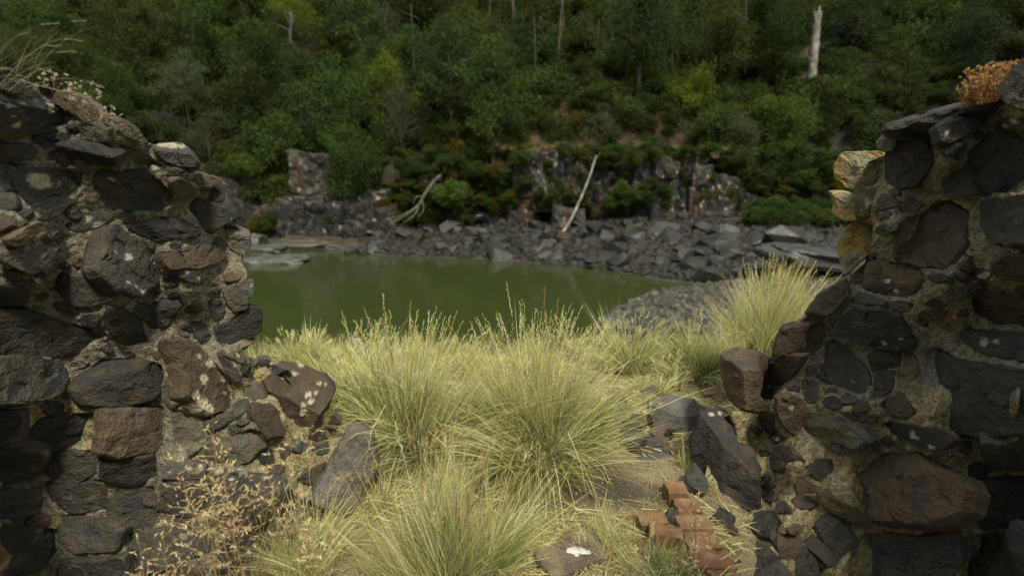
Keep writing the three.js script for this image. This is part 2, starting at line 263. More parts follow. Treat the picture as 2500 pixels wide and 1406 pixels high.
function buildWall(def) {
  const wall = new Wall(def.ctrl), g = groupOf('ruined_stone_wall');
  const polys = [];
  const occ = new Set(), cell = 5, mark = (P, pad) => { const Q = []; for (let i = 0; i < P.length; i += 2) Q.push([P[i], P[i + 1]]); const xs = Q.map((q) => q[0]), ys = Q.map((q) => q[1]); for (let x = Math.min(...xs) - pad; x <= Math.max(...xs) + pad; x += cell) for (let y = Math.min(...ys) - pad; y <= Math.max(...ys) + pad; y += cell) if (inPoly(Q, x, y) || edgeDist(Q, x, y) < pad) occ.add((x / cell | 0) * 4096 + (y / cell | 0)); };
  let seed = def.seed;
  for (const [tone, h, P, o] of def.stones) { mark(P, 4); polys.push(P); mesh('stone', stoneGeo(wall, P, { tone, h, seed: seed++, ...o }), rockMat, g); }
  const r = rng(def.seed * 7 + 1);
  for (const [x0, y0, x1, y1, big, small, tries] of def.fill) for (let t = 0; t < tries; t++) {             // lesser stones between the traced ones
    const rad = lerp(big, small, Math.sqrt(t / tries)), cx = lerp(x0, x1, r()), cy = lerp(y0, y1, r()), n = 6 + (r() * 3 | 0), P = [], sq = 0.5 + 0.35 * r(), tw = (r() - 0.4) * 0.7, a0 = r() * 6;
    for (let i = 0; i < n; i++) { const a = a0 + i / n * 6.283, k = rad * (0.62 + 0.6 * r()), X = Math.cos(a) * k * 1.25, Y = Math.sin(a) * k * sq; P.push(cx + X * Math.cos(tw) - Y * Math.sin(tw), cy + X * Math.sin(tw) + Y * Math.cos(tw)); }
    let ok = inPoly(def.outline, cx, cy); for (let i = 0; i < n && ok; i++) for (const k of [1, 0.6, 0.25]) { const X = lerp(cx, P[2 * i], k), Y = lerp(cy, P[2 * i + 1], k); if (occ.has((X / cell | 0) * 4096 + (Y / cell | 0)) || !inPoly(def.outline, X, Y)) { ok = false; break; } }
    if (!ok) continue; mark(P, 2); polys.push(P);
    mesh('stone', stoneGeo(wall, P, { tone: 'dbdgdrpb'[r() * 8 | 0], h: 0.012 + rad * 0.0011, seed: seed++ }), rockMat, g);
  }
  mesh('mortar', mortarGeo(wall, def.outline, def.away, def.grey, polys), mortarMat, g);
  return g;
}
const LEFT = {
  seed: 100, away: V(-0.34, -0.1, -0.36), grey: (x, y) => smooth(1050, 800, y) * 0.26 + 0.03 - 0.3 * smooth(640, 740, x),
  ctrl: [[-60, 200, 1.72], [0, 600, 1.72], [0, 1000, 1.70], [-50, 1400, 1.70], [250, 300, 1.92], [250, 700, 1.93], [250, 1100, 1.90], [250, 1400, 1.84], [420, 400, 2.12], [430, 700, 2.12], [430, 950, 2.06], [430, 1200, 1.97], [460, 1400, 1.86], [540, 480, 2.38], [590, 600, 2.46], [560, 760, 2.34], [620, 780, 2.5], [560, 900, 2.2], [650, 900, 2.42], [620, 1050, 2.08], [690, 1050, 2.18], [640, 1250, 1.9], [620, 1400, 1.72], [740, 980, 2.42], [800, 1060, 2.42], [740, 1150, 2.16], [820, 1180, 2.2], [780, 1260, 2.06], [700, 1320, 1.9]],
  outline: [[-340, 120], [-180, 110], [-70, 150], [0, 178], [50, 192], [100, 210], [160, 230], [230, 262], [262, 292], [300, 304], [345, 345], [380, 356], [440, 362], [465, 390], [470, 408], [462, 430], [490, 445], [516, 462], [535, 490], [562, 528], [572, 548], [585, 575], [590, 615], [590, 640], [600, 660], [601, 700], [600, 745], [622, 765], [622, 815], [585, 845], [607, 868], [650, 884], [665, 905], [700, 930], [745, 975], [790, 1020], [822, 1036], [850, 1065], [852, 1100], [850, 1190], [800, 1255], [720, 1300], [650, 1340], [600, 1425], [540, 1500], [-340, 1500]],
  fill: [[-330, 130, -60, 1480, 70, 24, 260], [0, 1080, 640, 1420, 62, 20, 900], [0, 850, 260, 1100, 52, 20, 300], [640, 1040, 850, 1320, 26, 9, 110], [0, 200, 660, 1050, 28, 6, 700]],
  stones: [
    ['d', 0.06, [-60, 160, 0, 172, 18, 172, 38, 195, 50, 212, 50, 226, 0, 216, -60, 220]],
    ['d', 0.07, [-60, 226, 0, 227, 37, 238, 114, 247, 159, 261, 171, 287, 159, 309, 114, 312, 43, 321, -60, 318], { lichen: [[38, 244, 8, 2], [114, 250, 9, 2], [26, 298, 9], [108, 265, 6], [5, 275, 7]], planes: [[[0, 240, 0.06], [150, 270, 0.06], [100, 228, -0.05]], [[0, 240, 0.06], [150, 270, 0.06], [60, 318, 0.045]], [[140, 250, 0.07], [140, 310, 0.06], [172, 285, -0.01]]] }],
    ['p', 0.05, [97, 210, 142, 224, 193, 235, 236, 258, 267, 304, 250, 309, 210, 298, 193, 278, 168, 267, 137, 252, 100, 235], { lichen: [[185, 242, 10, 2], [215, 252, 5]] }],
    ['g', 0.02, [199, 318, 228, 301, 265, 315, 262, 343, 199, 335]],
    ['b', 0.085, [137, 349, 176, 346, 245, 352, 293, 372, 290, 395, 273, 406, 222, 392, 171, 380], { planes: [[[150, 350, 0.06], [290, 375, 0.085], [220, 335, 0.0]], [[150, 350, 0.06], [290, 375, 0.085], [230, 395, 0.03]]] }],
    ['d', 0.03, [-40, 352, 57, 355, 88, 369, 57, 383, -40, 395]],
    ['d', 0.055, [28, 420, 85, 415, 159, 412, 199, 423, 199, 457, 171, 491, 125, 531, 108, 537, 71, 500, 37, 460], { lichen: [[88, 443, 29, 1.3], [172, 482, 8], [134, 449, 5]] }],
    ['d', 0.05, [228, 415, 250, 412, 284, 420, 341, 415, 375, 432, 404, 459, 432, 488, 418, 505, 386, 516, 321, 513, 256, 503, 250, 477, 230, 446], { c: [325, 465] }],
    ['d', 0.04, [156, 551, 199, 528, 245, 511, 276, 526, 247, 546, 199, 560, 171, 565]],
    ['p', 0.035, [17, 585, 57, 560, 94, 543, 108, 568, 94, 583, 31, 600]],
    ['k', 0.055, [-40, 622, 0, 625, 34, 617, 114, 608, 151, 614, 122, 654, 65, 662, 28, 645], { lichen: [[108, 622, 8, 2]], planes: [[[0, 630, 0.05], [60, 662, 0.05], [80, 605, -0.005]], [[120, 655, 0.045], [60, 664, 0.05], [150, 612, -0.02]]] }],
    ['d', 0.03, [-40, 434, 20, 432, 23, 463, 0, 470, -40, 470]], ['d', 0.035, [-40, 477, 26, 474, 37, 497, 23, 511, -40, 503]], ['p', 0.03, [-40, 522, 17, 531, 31, 548, 6, 562, -40, 568]],
    ['d', 0.045, [253, 563, 284, 551, 313, 582, 356, 597, 387, 628, 398, 671, 367, 702, 341, 719, 284, 705, 250, 674, 236, 654, 247, 614], { lichen: [[300, 634, 4], [340, 713, 6], [306, 692, 4], [276, 617, 4], [325, 700, 5]] }],
    ['b', 0.06, [304, 556, 335, 542, 398, 530, 443, 536, 489, 565, 478, 576, 421, 585, 384, 587, 335, 573], { planes: [[[320, 548, 0.035], [480, 562, 0.045], [398, 520, -0.03]], [[320, 550, 0.035], [480, 562, 0.045], [400, 588, 0.02]]] }],
    ['r', 0.04, [389, 616, 432, 613, 492, 596, 534, 607, 552, 630, 520, 644, 472, 653, 421, 658, 404, 641]],
    ['d', 0.05, [455, 505, 486, 482, 506, 493, 543, 485, 563, 502, 577, 528, 549, 542, 515, 567, 492, 556, 475, 528], { c: [515, 522], back: 0.14 }], ['d', 0.04, [523, 459, 540, 474, 540, 488, 512, 488], { back: 0.1 }],
    ['k', 0.06, [543, 556, 557, 550, 606, 570, 606, 602, 588, 621, 563, 602, 552, 585], { back: 0.16, planes: [[[545, 560, 0.03], [606, 575, 0.05], [575, 545, -0.05]], [[545, 560, 0.03], [606, 575, 0.05], [588, 621, 0.015]]] }],
    ['d', 0.05, [375, 363, 387, 351, 432, 348, 463, 368, 478, 394, 475, 405, 432, 402, 401, 388], { back: 0.2, lichen: [[410, 354, 26, 3.5], [440, 356, 16, 3]], planes: [[[378, 366, 0.03], [470, 380, 0.06], [430, 342, -0.06]], [[378, 366, 0.03], [470, 380, 0.06], [440, 405, 0.03]]] }],
    ['g', 0.035, [270, 292, 290, 289, 327, 312, 356, 346, 341, 343, 299, 326], { back: 0.12 }], ['g', 0.03, [287, 355, 313, 355, 356, 380, 400, 409, 386, 411, 358, 402, 318, 385]],
    ['g', 0.045, [458, 442, 492, 428, 540, 439, 523, 448, 495, 454, 469, 451], { back: 0.22 }], ['d', 0.03, [456, 408, 480, 408, 469, 419]], ['d', 0.02, [409, 408, 426, 402, 455, 425, 435, 434, 415, 428]], ['g', 0.025, [418, 448, 438, 434, 460, 448, 475, 479, 449, 482, 426, 468]],
    ['d', 0.04, [114, 711, 134, 699, 142, 665, 199, 674, 242, 688, 273, 705, 270, 733, 199, 745, 179, 745, 159, 725]], ['p', 0.025, [119, 742, 148, 742, 199, 765, 171, 762, 134, 753]],
    ['b', 0.085, [-40, 752, 0, 750, 57, 750, 91, 767, 128, 787, 185, 799, 242, 802, 262, 822, 199, 856, 171, 867, 85, 873, -40, 860], { planes: [[[60, 760, 0.07], [250, 812, 0.07], [120, 745, -0.06]], [[60, 760, 0.07], [250, 812, 0.07], [120, 873, 0.03]]] }],
    ['d', 0.04, [-40, 688, 57, 691, 65, 728, 51, 742, -40, 745]], ['d', 0.03, [262, 750, 299, 750, 327, 773, 341, 804, 364, 836, 321, 847, 284, 830, 270, 804]], ['d', 0.03, [314, 748, 357, 742, 354, 782, 337, 771]],
    ['b', 0.055, [360, 751, 402, 731, 439, 725, 442, 748, 419, 771, 408, 796, 363, 805, 354, 785], { planes: [[[358, 762, 0.045], [442, 742, 0.05], [400, 720, -0.02]], [[358, 762, 0.045], [442, 742, 0.05], [385, 805, 0.012]]] }],
    ['d', 0.03, [437, 717, 476, 714, 474, 737, 451, 742]], ['d', 0.022, [448, 677, 471, 665, 511, 677, 496, 688, 459, 688]], ['d', 0.02, [511, 731, 528, 728, 548, 754, 545, 782, 525, 788, 513, 765]], ['g', 0.04, [545, 714, 573, 694, 599, 725, 602, 751, 570, 759, 556, 737], { back: 0.12 }], ['k', 0.03, [582, 691, 616, 691, 610, 722, 602, 728], { back: 0.12 }],
    ['b', 0.07, [522, 796, 556, 791, 604, 745, 639, 756, 636, 813, 584, 833, 542, 847, 528, 825], { back: 0.2, planes: [[[525, 800, 0.035], [606, 752, 0.06], [560, 775, 0.02]], [[525, 800, 0.035], [606, 752, 0.06], [584, 835, 0.035]], [[604, 750, 0.06], [600, 830, 0.05], [640, 780, 0.01]]] }],
    ['b', 0.028, [459, 782, 493, 788, 516, 830, 496, 845, 474, 813]],
    ['p', 0.07, [408, 828, 445, 825, 471, 842, 513, 882, 565, 933, 573, 967, 562, 984, 555, 1001, 498, 1018, 469, 992, 444, 964, 438, 921, 432, 887], { c: [498, 925], edge: 0.12, lichen: [[505, 888, 17, 1.8], [486, 928, 11], [533, 925, 7], [551, 946, 7], [478, 990, 18, 1.4], [490, 1000, 14], [535, 961, 4], [462, 965, 9], [475, 870, 5]], planes: [[[408, 828, 0.045], [570, 965, 0.06], [470, 990, 0.085]]] }],
    ['d', 0.025, [495, 1032, 561, 1004, 572, 1021, 512, 1052], { push: 0.02 }], ['d', 0.04, [572, 989, 600, 975, 606, 998, 578, 1021]],
    ['b', 0.10, [165, 958, 182, 921, 216, 901, 245, 881, 327, 873, 393, 893, 398, 921, 381, 964, 361, 981, 284, 992, 199, 987, 176, 972], { planes: [[[182, 925, 0.07], [260, 920, 0.10], [250, 875, -0.01]], [[260, 920, 0.10], [325, 888, 0.105], [300, 868, 0.02]], [[325, 888, 0.105], [395, 900, 0.08], [350, 865, 0.03]], [[182, 925, 0.07], [262, 920, 0.10], [240, 990, 0.055]], [[262, 920, 0.10], [325, 888, 0.11], [300, 995, 0.06]], [[325, 888, 0.115], [350, 940, 0.105], [400, 925, 0.035]]] }],
    ['g', 0.035, [393, 947, 415, 932, 438, 944, 438, 978, 424, 992, 401, 975]],
    ['p', 0.06, [250, 1001, 395, 992, 398, 1072, 370, 1106, 284, 1117, 242, 1106, 250, 1049], { planes: [[[250, 1004, 0.05], [398, 996, 0.055], [300, 980, 0.0]], [[250, 1004, 0.055], [345, 1000, 0.06], [310, 1075, 0.065]], [[360, 1000, 0.06], [310, 1075, 0.065], [395, 1080, 0.04]], [[250, 1050, 0.06], [398, 1080, 0.05], [300, 1117, 0.02]]] }],
    ['b', 0.04, [57, 1060, 100, 1020, 171, 1009, 250, 1009, 242, 1092, 114, 1095, 65, 1086]], ['g', 0.028, [421, 1009, 444, 1001, 487, 1049, 501, 1072, 430, 1086]],
    ['g', 0.06, [447, 1120, 504, 1086, 555, 1069, 606, 1049, 634, 1055, 643, 1092, 606, 1129, 549, 1137, 492, 1129], { planes: [[[447, 1120, 0.045], [600, 1050, 0.045], [560, 1090, 0.06]], [[540, 1090, 0.06], [620, 1090, 0.06], [580, 1138, 0.02]]] }],
    ['r', 0.03, [617, 987, 657, 989, 686, 1021, 703, 1061, 652, 1069, 634, 1043, 620, 1021]], ['b', 0.025, [652, 1086, 666, 1123, 652, 1143, 637, 1123, 640, 1092]], ['d', 0.022, [680, 1092, 700, 1083, 706, 1106, 694, 1117]],
    ['k', 0.06, [387, 1146, 435, 1126, 498, 1134, 492, 1166, 458, 1168, 396, 1166], { lichen: [[490, 1140, 9], [465, 1142, 8], [480, 1152, 6]] }],
    ['p', 0.16, [646, 933, 665, 914, 688, 900, 732, 908, 806, 933, 816, 959, 806, 1010, 780, 1016, 758, 1036, 720, 1071, 704, 1048, 697, 1010, 681, 975], { c: [735, 975], back: 0.22, round: 0.08, lichen: [[720, 917, 8, 2], [697, 924, 8, 2], [780, 940, 6, 2], [752, 957, 9, 2], [758, 968, 8, 1.5], [740, 990, 11], [770, 955, 6, 2], [712, 1014, 6], [738, 972, 5], [795, 943, 5, 2], [735, 906, 6, 2]], planes: [[[648, 938, 0.07], [778, 992, 0.15], [740, 900, -0.13]], [[648, 938, 0.075], [778, 990, 0.15], [718, 1071, 0.06]], [[778, 990, 0.15], [758, 1038, 0.10], [815, 975, -0.03]]] }],
    ['k', 0.12, [848, 1048, 889, 1045, 908, 1061, 918, 1106, 924, 1132, 890, 1189, 872, 1234, 848, 1250, 761, 1215, 764, 1189, 806, 1132], { back: 0.16, round: 0.1, push: 0.03, planes: [[[850, 1050, 0.0], [900, 1050, 0.01], [800, 1210, 0.13]], [[900, 1060, 0.03], [925, 1120, 0.02], [848, 1250, 0.11]], [[765, 1205, 0.12], [850, 1245, 0.12], [800, 1260, -0.02]]] }],
    ['d', 0.07, [742, 1222, 762, 1212, 848, 1246, 870, 1262, 800, 1272, 752, 1252], { push: 0.0 }],
    ['d', 0.07, [560, 1180, 600, 1160, 660, 1170, 680, 1200, 670, 1240, 620, 1290, 580, 1310, 520, 1290, 520, 1230], { planes: [[[560, 1180, 0.03], [670, 1190, 0.05], [600, 1230, 0.08]], [[540, 1235, 0.08], [660, 1240, 0.08], [590, 1310, 0.03]]] }],
    ['b', 0.05, [245, 1125, 330, 1115, 370, 1108, 380, 1168, 330, 1178, 250, 1165]], ['b', 0.05, [105, 1177, 176, 1171, 256, 1177, 264, 1242, 171, 1248, 122, 1220]], ['d', 0.05, [400, 1180, 500, 1178, 515, 1225, 470, 1260, 390, 1240]],
    ['t', 0.02, [616, 913, 644, 899, 658, 910, 627, 933], { push: 0.025, back: 0.02 }], ['s', 0.035, [688, 1160, 723, 1148, 728, 1186, 710, 1194, 690, 1180]], ['g', 0.04, [592, 944, 652, 938, 657, 964, 623, 975, 600, 964], { strat: 2.5 }],
    ['d', 0.035, [528, 865, 542, 862, 584, 930, 573, 931, 548, 899], { push: 0.01 }], ['g', 0.03, [550, 867, 584, 856, 599, 873, 587, 882]], ['k', 0.03, [627, 876, 658, 879, 647, 893]], ['b', 0.02, [582, 893, 607, 896, 602, 919]], ['s', 0.03, [582, 845, 616, 822, 619, 833, 584, 852]],
    ['k', 0.03, [665, 892, 700, 902, 668, 914]], ['d', 0.03, [812, 1016, 828, 1032, 806, 1056, 800, 1044]], ['b', 0.04, [729, 1170, 755, 1151, 793, 1132, 761, 1180]], ['d', 0.03, [700, 1215, 720, 1205, 716, 1245, 700, 1235]], ['k', 0.04, [735, 1262, 760, 1262, 775, 1285, 745, 1290]], ['s', 0.03, [680, 1225, 702, 1240, 690, 1252]],
    ['d', 0.05, [-40, 879, 55, 870, 159, 889, 166, 921, 138, 964, 46, 984, -40, 984]], ['d', 0.045, [-40, 996, 51, 1009, 49, 1024, 50, 1089, -40, 1083]], ['d', 0.05, [-40, 1103, 70, 1094, 117, 1110, 89, 1158, -14, 1185, -40, 1175]], ['d', 0.045, [-40, 1202, 44, 1197, 92, 1193, 96, 1241, 35, 1269, -40, 1268]], ['d', 0.05, [288, 1188, 373, 1191, 388, 1253, 368, 1295, 283, 1282, 261, 1252]], ['b', 0.05, [-40, 1275, 58, 1288, 141, 1294, 147, 1356, 76, 1396, -40, 1410]], ['d', 0.05, [148, 1258, 273, 1269, 302, 1293, 279, 1345, 185, 1346, 144, 1321]], ['d', 0.05, [296, 1299, 395, 1295, 474, 1332, 442, 1379, 347, 1401, 316, 1365]], ['b', 0.05, [147, 1369, 296, 1362, 318, 1417, 270, 1448, 142, 1424]], ['d', 0.045, [469, 1271, 518, 1305, 520, 1340, 466, 1358, 461, 1320]], ['d', 0.04, [114, 1101, 241, 1104, 232, 1152, 169, 1177, 99, 1167]],
    ['b', 0.05, [530, 1320, 600, 1310, 640, 1325, 615, 1370, 560, 1380, 525, 1350]],
  ],
};
const RIGHT = {
  seed: 700, away: V(0.36, -0.1, -0.36), grey: (x, y) => 0.20 * smooth(1050, 900, y) * smooth(1880, 1930, x) - 0.25 * smooth(1900, 1860, x) - 0.12 * smooth(960, 1030, y),
  ctrl: [[2560, 200, 1.66], [2520, 600, 1.66], [2500, 1000, 1.62], [2540, 1400, 1.60], [2330, 350, 1.93], [2330, 700, 1.93], [2300, 1050, 1.86], [2280, 1250, 1.82], [2280, 1420, 1.78], [2200, 330, 2.2], [2200, 560, 2.18], [2150, 800, 2.16], [2100, 1050, 2.05], [2080, 1250, 1.95], [2050, 1420, 1.80], [2090, 420, 2.6], [2080, 560, 2.62], [2085, 650, 2.6], [2040, 760, 2.32], [1990, 800, 2.4], [1940, 880, 2.36], [1920, 1000, 2.26], [1950, 1150, 2.06], [1930, 1300, 1.86], [1900, 1420, 1.68], [1870, 930, 2.66], [1860, 1060, 2.5], [1850, 1180, 2.26], [1810, 1100, 2.42], [1750, 1060, 2.5], [1740, 1200, 2.22], [1790, 1300, 1.98], [1790, 1420, 1.72]],
  outline: [[2840, 60], [2680, 70], [2570, 90], [2510, 165], [2462, 218], [2400, 245], [2300, 275], [2210, 312], [2195, 330], [2165, 350], [2168, 378], [2110, 400], [2082, 455], [2095, 480], [2085, 520], [2098, 545], [2104, 600], [2112, 640], [2068, 686], [1974, 768], [1934, 800], [1914, 815], [1894, 872], [1878, 890], [1846, 915], [1852, 1000], [1792, 1008], [1755, 1035], [1725, 1150], [1712, 1210], [1735, 1290], [1752, 1350], [1785, 1425], [1795, 1500], [2840, 1500]],
  fill: [[2575, 90, 2830, 1480, 70, 24, 260], [1740, 1200, 2500, 1420, 50, 16, 420], [2380, 1060, 2520, 1400, 50, 18, 160], [1730, 1000, 1960, 1400, 26, 9, 90], [1900, 300, 2500, 1100, 28, 6, 700]],
  stones: [
    ['b', 0.06, [2157, 309, 2174, 297, 2224, 282, 2311, 260, 2398, 232, 2450, 222, 2460, 250, 2411, 274, 2348, 279, 2286, 304, 2224, 301, 2199, 322, 2159, 322], { c: [2310, 275], back: 0.2, planes: [[[2170, 308, 0.05], [2450, 240, 0.05], [2310, 250, -0.03]], [[2170, 308, 0.055], [2450, 240, 0.055], [2300, 305, 0.05]]] }],
    ['d', 0.10, [2450, 215, 2473, 182, 2500, 150, 2570, 110, 2570, 290, 2495, 262, 2465, 250], { back: 0.2 }],
    ['b', 0.05, [2286, 309, 2324, 287, 2348, 277, 2408, 272, 2403, 292, 2373, 322, 2319, 349, 2294, 347], { lichen: [[2305, 330, 6], [2380, 305, 3]], planes: [[[2286, 312, 0.04], [2405, 278, 0.04], [2345, 265, -0.02]], [[2286, 312, 0.04], [2335, 285, 0.05], [2320, 349, 0.035]], [[2340, 290, 0.04], [2325, 340, 0.035], [2400, 290, 0.045]]] }],
    ['b', 0.055, [2224, 301, 2264, 302, 2284, 304, 2289, 344, 2299, 367, 2274, 414, 2239, 454, 2207, 459, 2169, 444, 2162, 399, 2167, 367, 2189, 334], { back: 0.16, planes: [[[2200, 318, 0.035], [2285, 310, 0.05], [2240, 294, -0.02]], [[2200, 316, 0.04], [2290, 350, 0.05], [2200, 455, 0.06]]] }],
    ['k', 0.04, [2144, 347, 2162, 332, 2192, 329, 2180, 364, 2149, 366], { back: 0.14 }],
    ['o', 0.09, [2045, 389, 2060, 376, 2085, 373, 2154, 372, 2162, 389, 2154, 424, 2142, 449, 2100, 461, 2070, 456, 2060, 444, 2040, 426], { back: 0.24, round: 0.25, rough: 1.4 }],
    ['o', 0.05, [2032, 472, 2067, 470, 2094, 482, 2094, 500, 2088, 537, 2060, 534, 2045, 524, 2052, 505], { back: 0.2, strat: 2.5 }], ['g', 0.03, [2096, 467, 2139, 462, 2134, 487, 2119, 505, 2129, 524, 2090, 524], { back: 0.14 }],
    ['r', 0.03, [2137, 495, 2159, 472, 2194, 492, 2189, 507, 2169, 507]], ['k', 0.03, [2124, 507, 2147, 502, 2172, 510, 2129, 517]], ['r', 0.02, [2139, 522, 2174, 517, 2172, 529, 2142, 534]],
    ['o', 0.06, [2055, 579, 2080, 547, 2129, 544, 2127, 612, 2067, 672, 2060, 631, 2055, 599], { back: 0.24, planes: [[[2055, 585, 0.04], [2127, 588, 0.06], [2095, 540, -0.04]], [[2055, 585, 0.04], [2127, 588, 0.06], [2070, 670, 0.03]]] }],
    ['r', 0.055, [2182, 569, 2214, 534, 2249, 524, 2286, 492, 2324, 490, 2368, 517, 2363, 569, 2368, 599, 2348, 634, 2324, 661, 2274, 656, 2224, 644, 2192, 641, 2187, 607], { c: [2278, 580], lichen: [[2197, 578, 3]], planes: [[[2190, 600, 0.045], [2300, 500, 0.05], [2340, 610, 0.055]], [[2345, 610, 0.055], [2335, 510, 0.055], [2376, 580, 0.0]]] }],
    ['d', 0.07, [2304, 446, 2324, 414, 2373, 364, 2423, 324, 2500, 309, 2570, 300, 2570, 470, 2500, 469, 2373, 474, 2314, 481], { c: [2435, 400], edge: 0.12 }],
    ['p', 0.055, [2119, 639, 2154, 632, 2187, 646, 2249, 659, 2259, 684, 2244, 709, 2212, 726, 2174, 721, 2110, 709], { planes: [[[2112, 690, 0.055], [2255, 690, 0.04], [2160, 635, 0.015]], [[2112, 690, 0.055], [2255, 695, 0.04], [2170, 724, 0.0]]] }],
    ['d', 0.03, [2077, 729, 2100, 716, 2164, 734, 2159, 746, 2090, 743]], ['r', 0.025, [2165, 739, 2231, 739, 2225, 762, 2168, 751]],
    ['b', 0.045, [2043, 799, 2069, 765, 2089, 748, 2128, 759, 2197, 771, 2214, 799, 2239, 836, 2228, 850, 2194, 856, 2128, 842, 2083, 830, 2037, 813], { lichen: [[2159, 836, 6], [2202, 824, 4]] }],
    ['d', 0.05, [2015, 842, 2034, 828, 2071, 850, 2100, 882, 2123, 919, 2120, 956, 2091, 961, 2034, 936, 2000, 919, 2015, 884], { lichen: [[2085, 930, 3]] }],
    ['r', 0.055, [1967, 766, 2006, 719, 2066, 680, 2077, 719, 2049, 739, 2023, 771], { back: 0.16, planes: [[[1970, 768, 0.03], [2075, 700, 0.05], [2030, 765, 0.055]]] }], ['r', 0.06, [1887, 864, 1912, 802, 1980, 788, 1966, 822, 1946, 859, 1912, 867, 1887, 884], { back: 0.16, strat: 2, planes: [[[1890, 862, 0.03], [1975, 795, 0.05], [1945, 850, 0.06]], [[1890, 868, 0.03], [1946, 856, 0.06], [1912, 885, -0.01]]] }],
    ['r', 0.03, [1972, 811, 2006, 788, 2017, 796, 1992, 862, 1969, 865]], ['r', 0.035, [1892, 884, 1909, 870, 1961, 870, 1943, 904, 1906, 944, 1887, 921]],
    ['p', 0.06, [1900, 976, 1929, 966, 1955, 976, 1974, 1008, 1955, 1038, 1932, 1060, 1910, 1034, 1900, 1005], { lichen: [[1930, 992, 7]] }], ['d', 0.04, [1961, 927, 1998, 936, 1995, 978, 1969, 981]],
    ['p', 0.10, [1776, 882, 1813, 862, 1875, 873, 1850, 904, 1840, 950, 1872, 984, 1858, 993, 1796, 990, 1781, 941], { c: [1818, 930], back: 0.24, planes: [[[1779, 890, 0.05], [1870, 890, 0.10], [1820, 858, -0.06]], [[1800, 890, 0.09], [1860, 900, 0.10], [1830, 992, 0.09]], [[1776, 900, -0.03], [1803, 885, 0.09], [1810, 990, 0.085]]] }],
    ['b', 0.04, [1838, 933, 1869, 924, 1887, 950, 1884, 981, 1861, 967]], ['g', 0.04, [1835, 907, 1884, 876, 1881, 910, 1864, 924, 1840, 930]],
    ['b', 0.16, [1702, 1025, 1712, 1005, 1760, 999, 1783, 1012, 1793, 1047, 1799, 1086, 1835, 1093, 1851, 1138, 1845, 1158, 1848, 1229, 1832, 1258, 1789, 1235, 1725, 1167, 1686, 1112, 1686, 1073, 1699, 1051], { c: [1765, 1120], back: 0.2, round: 0.08, push: 0.02, lichen: [[1738, 1012, 8, 1.5], [1760, 1010, 6, 1.4]], planes: [[[1712, 1008, 0.05], [1820, 1140, 0.17], [1790, 1020, -0.10]], [[1712, 1008, 0.06], [1765, 1085, 0.15], [1690, 1110, 0.0]], [[1765, 1085, 0.15], [1840, 1150, 0.17], [1780, 1225, 0.10]], [[1700, 1060, 0.05], [1765, 1085, 0.16], [1740, 1180, 0.07]]] }],
    ['d', 0.05, [1676, 1158, 1695, 1132, 1725, 1174, 1721, 1206, 1682, 1180]], ['b', 0.05, [1848, 1018, 1871, 1002, 1893, 1012, 1893, 1051, 1874, 1057, 1858, 1038]], ['r', 0.045, [1884, 1125, 1897, 1093, 1932, 1093, 1945, 1112, 1910, 1148, 1887, 1145]],
    ['g', 0.07, [1955, 1037, 1975, 1015, 2025, 1015, 2069, 1029, 2104, 1059, 2117, 1079, 2092, 1097, 2037, 1074, 1987, 1064], { planes: [[[1960, 1036, 0.06], [2060, 1045, 0.065], [2010, 1008, -0.01]], [[1960, 1036, 0.06], [2060, 1045, 0.065], [2060, 1090, 0.03]], [[2050, 1030, 0.07], [2070, 1080, 0.05], [2118, 1080, 0.01]]] }],
    ['g', 0.03, [2007, 1074, 2057, 1082, 2099, 1097, 2069, 1102, 2032, 1097]],
    ['p', 0.05, [2152, 982, 2206, 957, 2214, 977, 2236, 1005, 2219, 1022, 2164, 1010], { planes: [[[2152, 984, 0.04], [2230, 990, 0.045], [2200, 955, -0.01]], [[2152, 984, 0.04], [2230, 990, 0.045], [2190, 1022, 0.03]]] }],
    ['b', 0.025, [2134, 859, 2194, 856, 2197, 896, 2137, 907, 2128, 873]], ['d', 0.025, [2140, 909, 2186, 906, 2180, 939, 2157, 967, 2137, 970]], ['s', 0.02, [2196, 902, 2231, 867, 2242, 884, 2237, 919, 2208, 950, 2190, 947], { rough: 2 }],
    ['b', 0.085, [2248, 856, 2285, 845, 2328, 870, 2370, 890, 2464, 896, 2500, 902, 2570, 910, 2570, 1060, 2500, 1064, 2399, 1069, 2322, 1057, 2269, 1029, 2255, 1007, 2217, 962, 2242, 915], { c: [2380, 965], planes: [[[2240, 930, 0.04], [2470, 900, 0.075], [2330, 1050, 0.08]], [[2480, 895, 0.075], [2325, 1055, 0.08], [2500, 1064, 0.0]]] }],
    ['d', 0.075, [2268, 779, 2299, 774, 2356, 785, 2384, 805, 2500, 813, 2570, 820, 2570, 890, 2498, 884, 2441, 873, 2384, 850, 2328, 825, 2285, 805], { c: [2420, 838], planes: [[[2270, 785, 0.05], [2500, 840, 0.08], [2400, 790, -0.01]], [[2270, 785, 0.05], [2500, 840, 0.08], [2400, 862, 0.03]]] }],
    ['p', 0.025, [2239, 793, 2259, 759, 2305, 756, 2305, 772, 2268, 780, 2259, 799]], ['r', 0.045, [2373, 734, 2396, 714, 2470, 719, 2500, 722, 2560, 730, 2560, 790, 2478, 793, 2427, 796, 2387, 776]], ['g', 0.02, [2311, 708, 2350, 697, 2356, 714, 2333, 731, 2316, 731]], ['d', 0.045, [2427, 654, 2456, 623, 2500, 626, 2560, 640, 2560, 690, 2500, 682, 2467, 677, 2436, 668]], ['b', 0.03, [2400, 490, 2500, 482, 2560, 540, 2540, 600, 2420, 590, 2395, 540]],
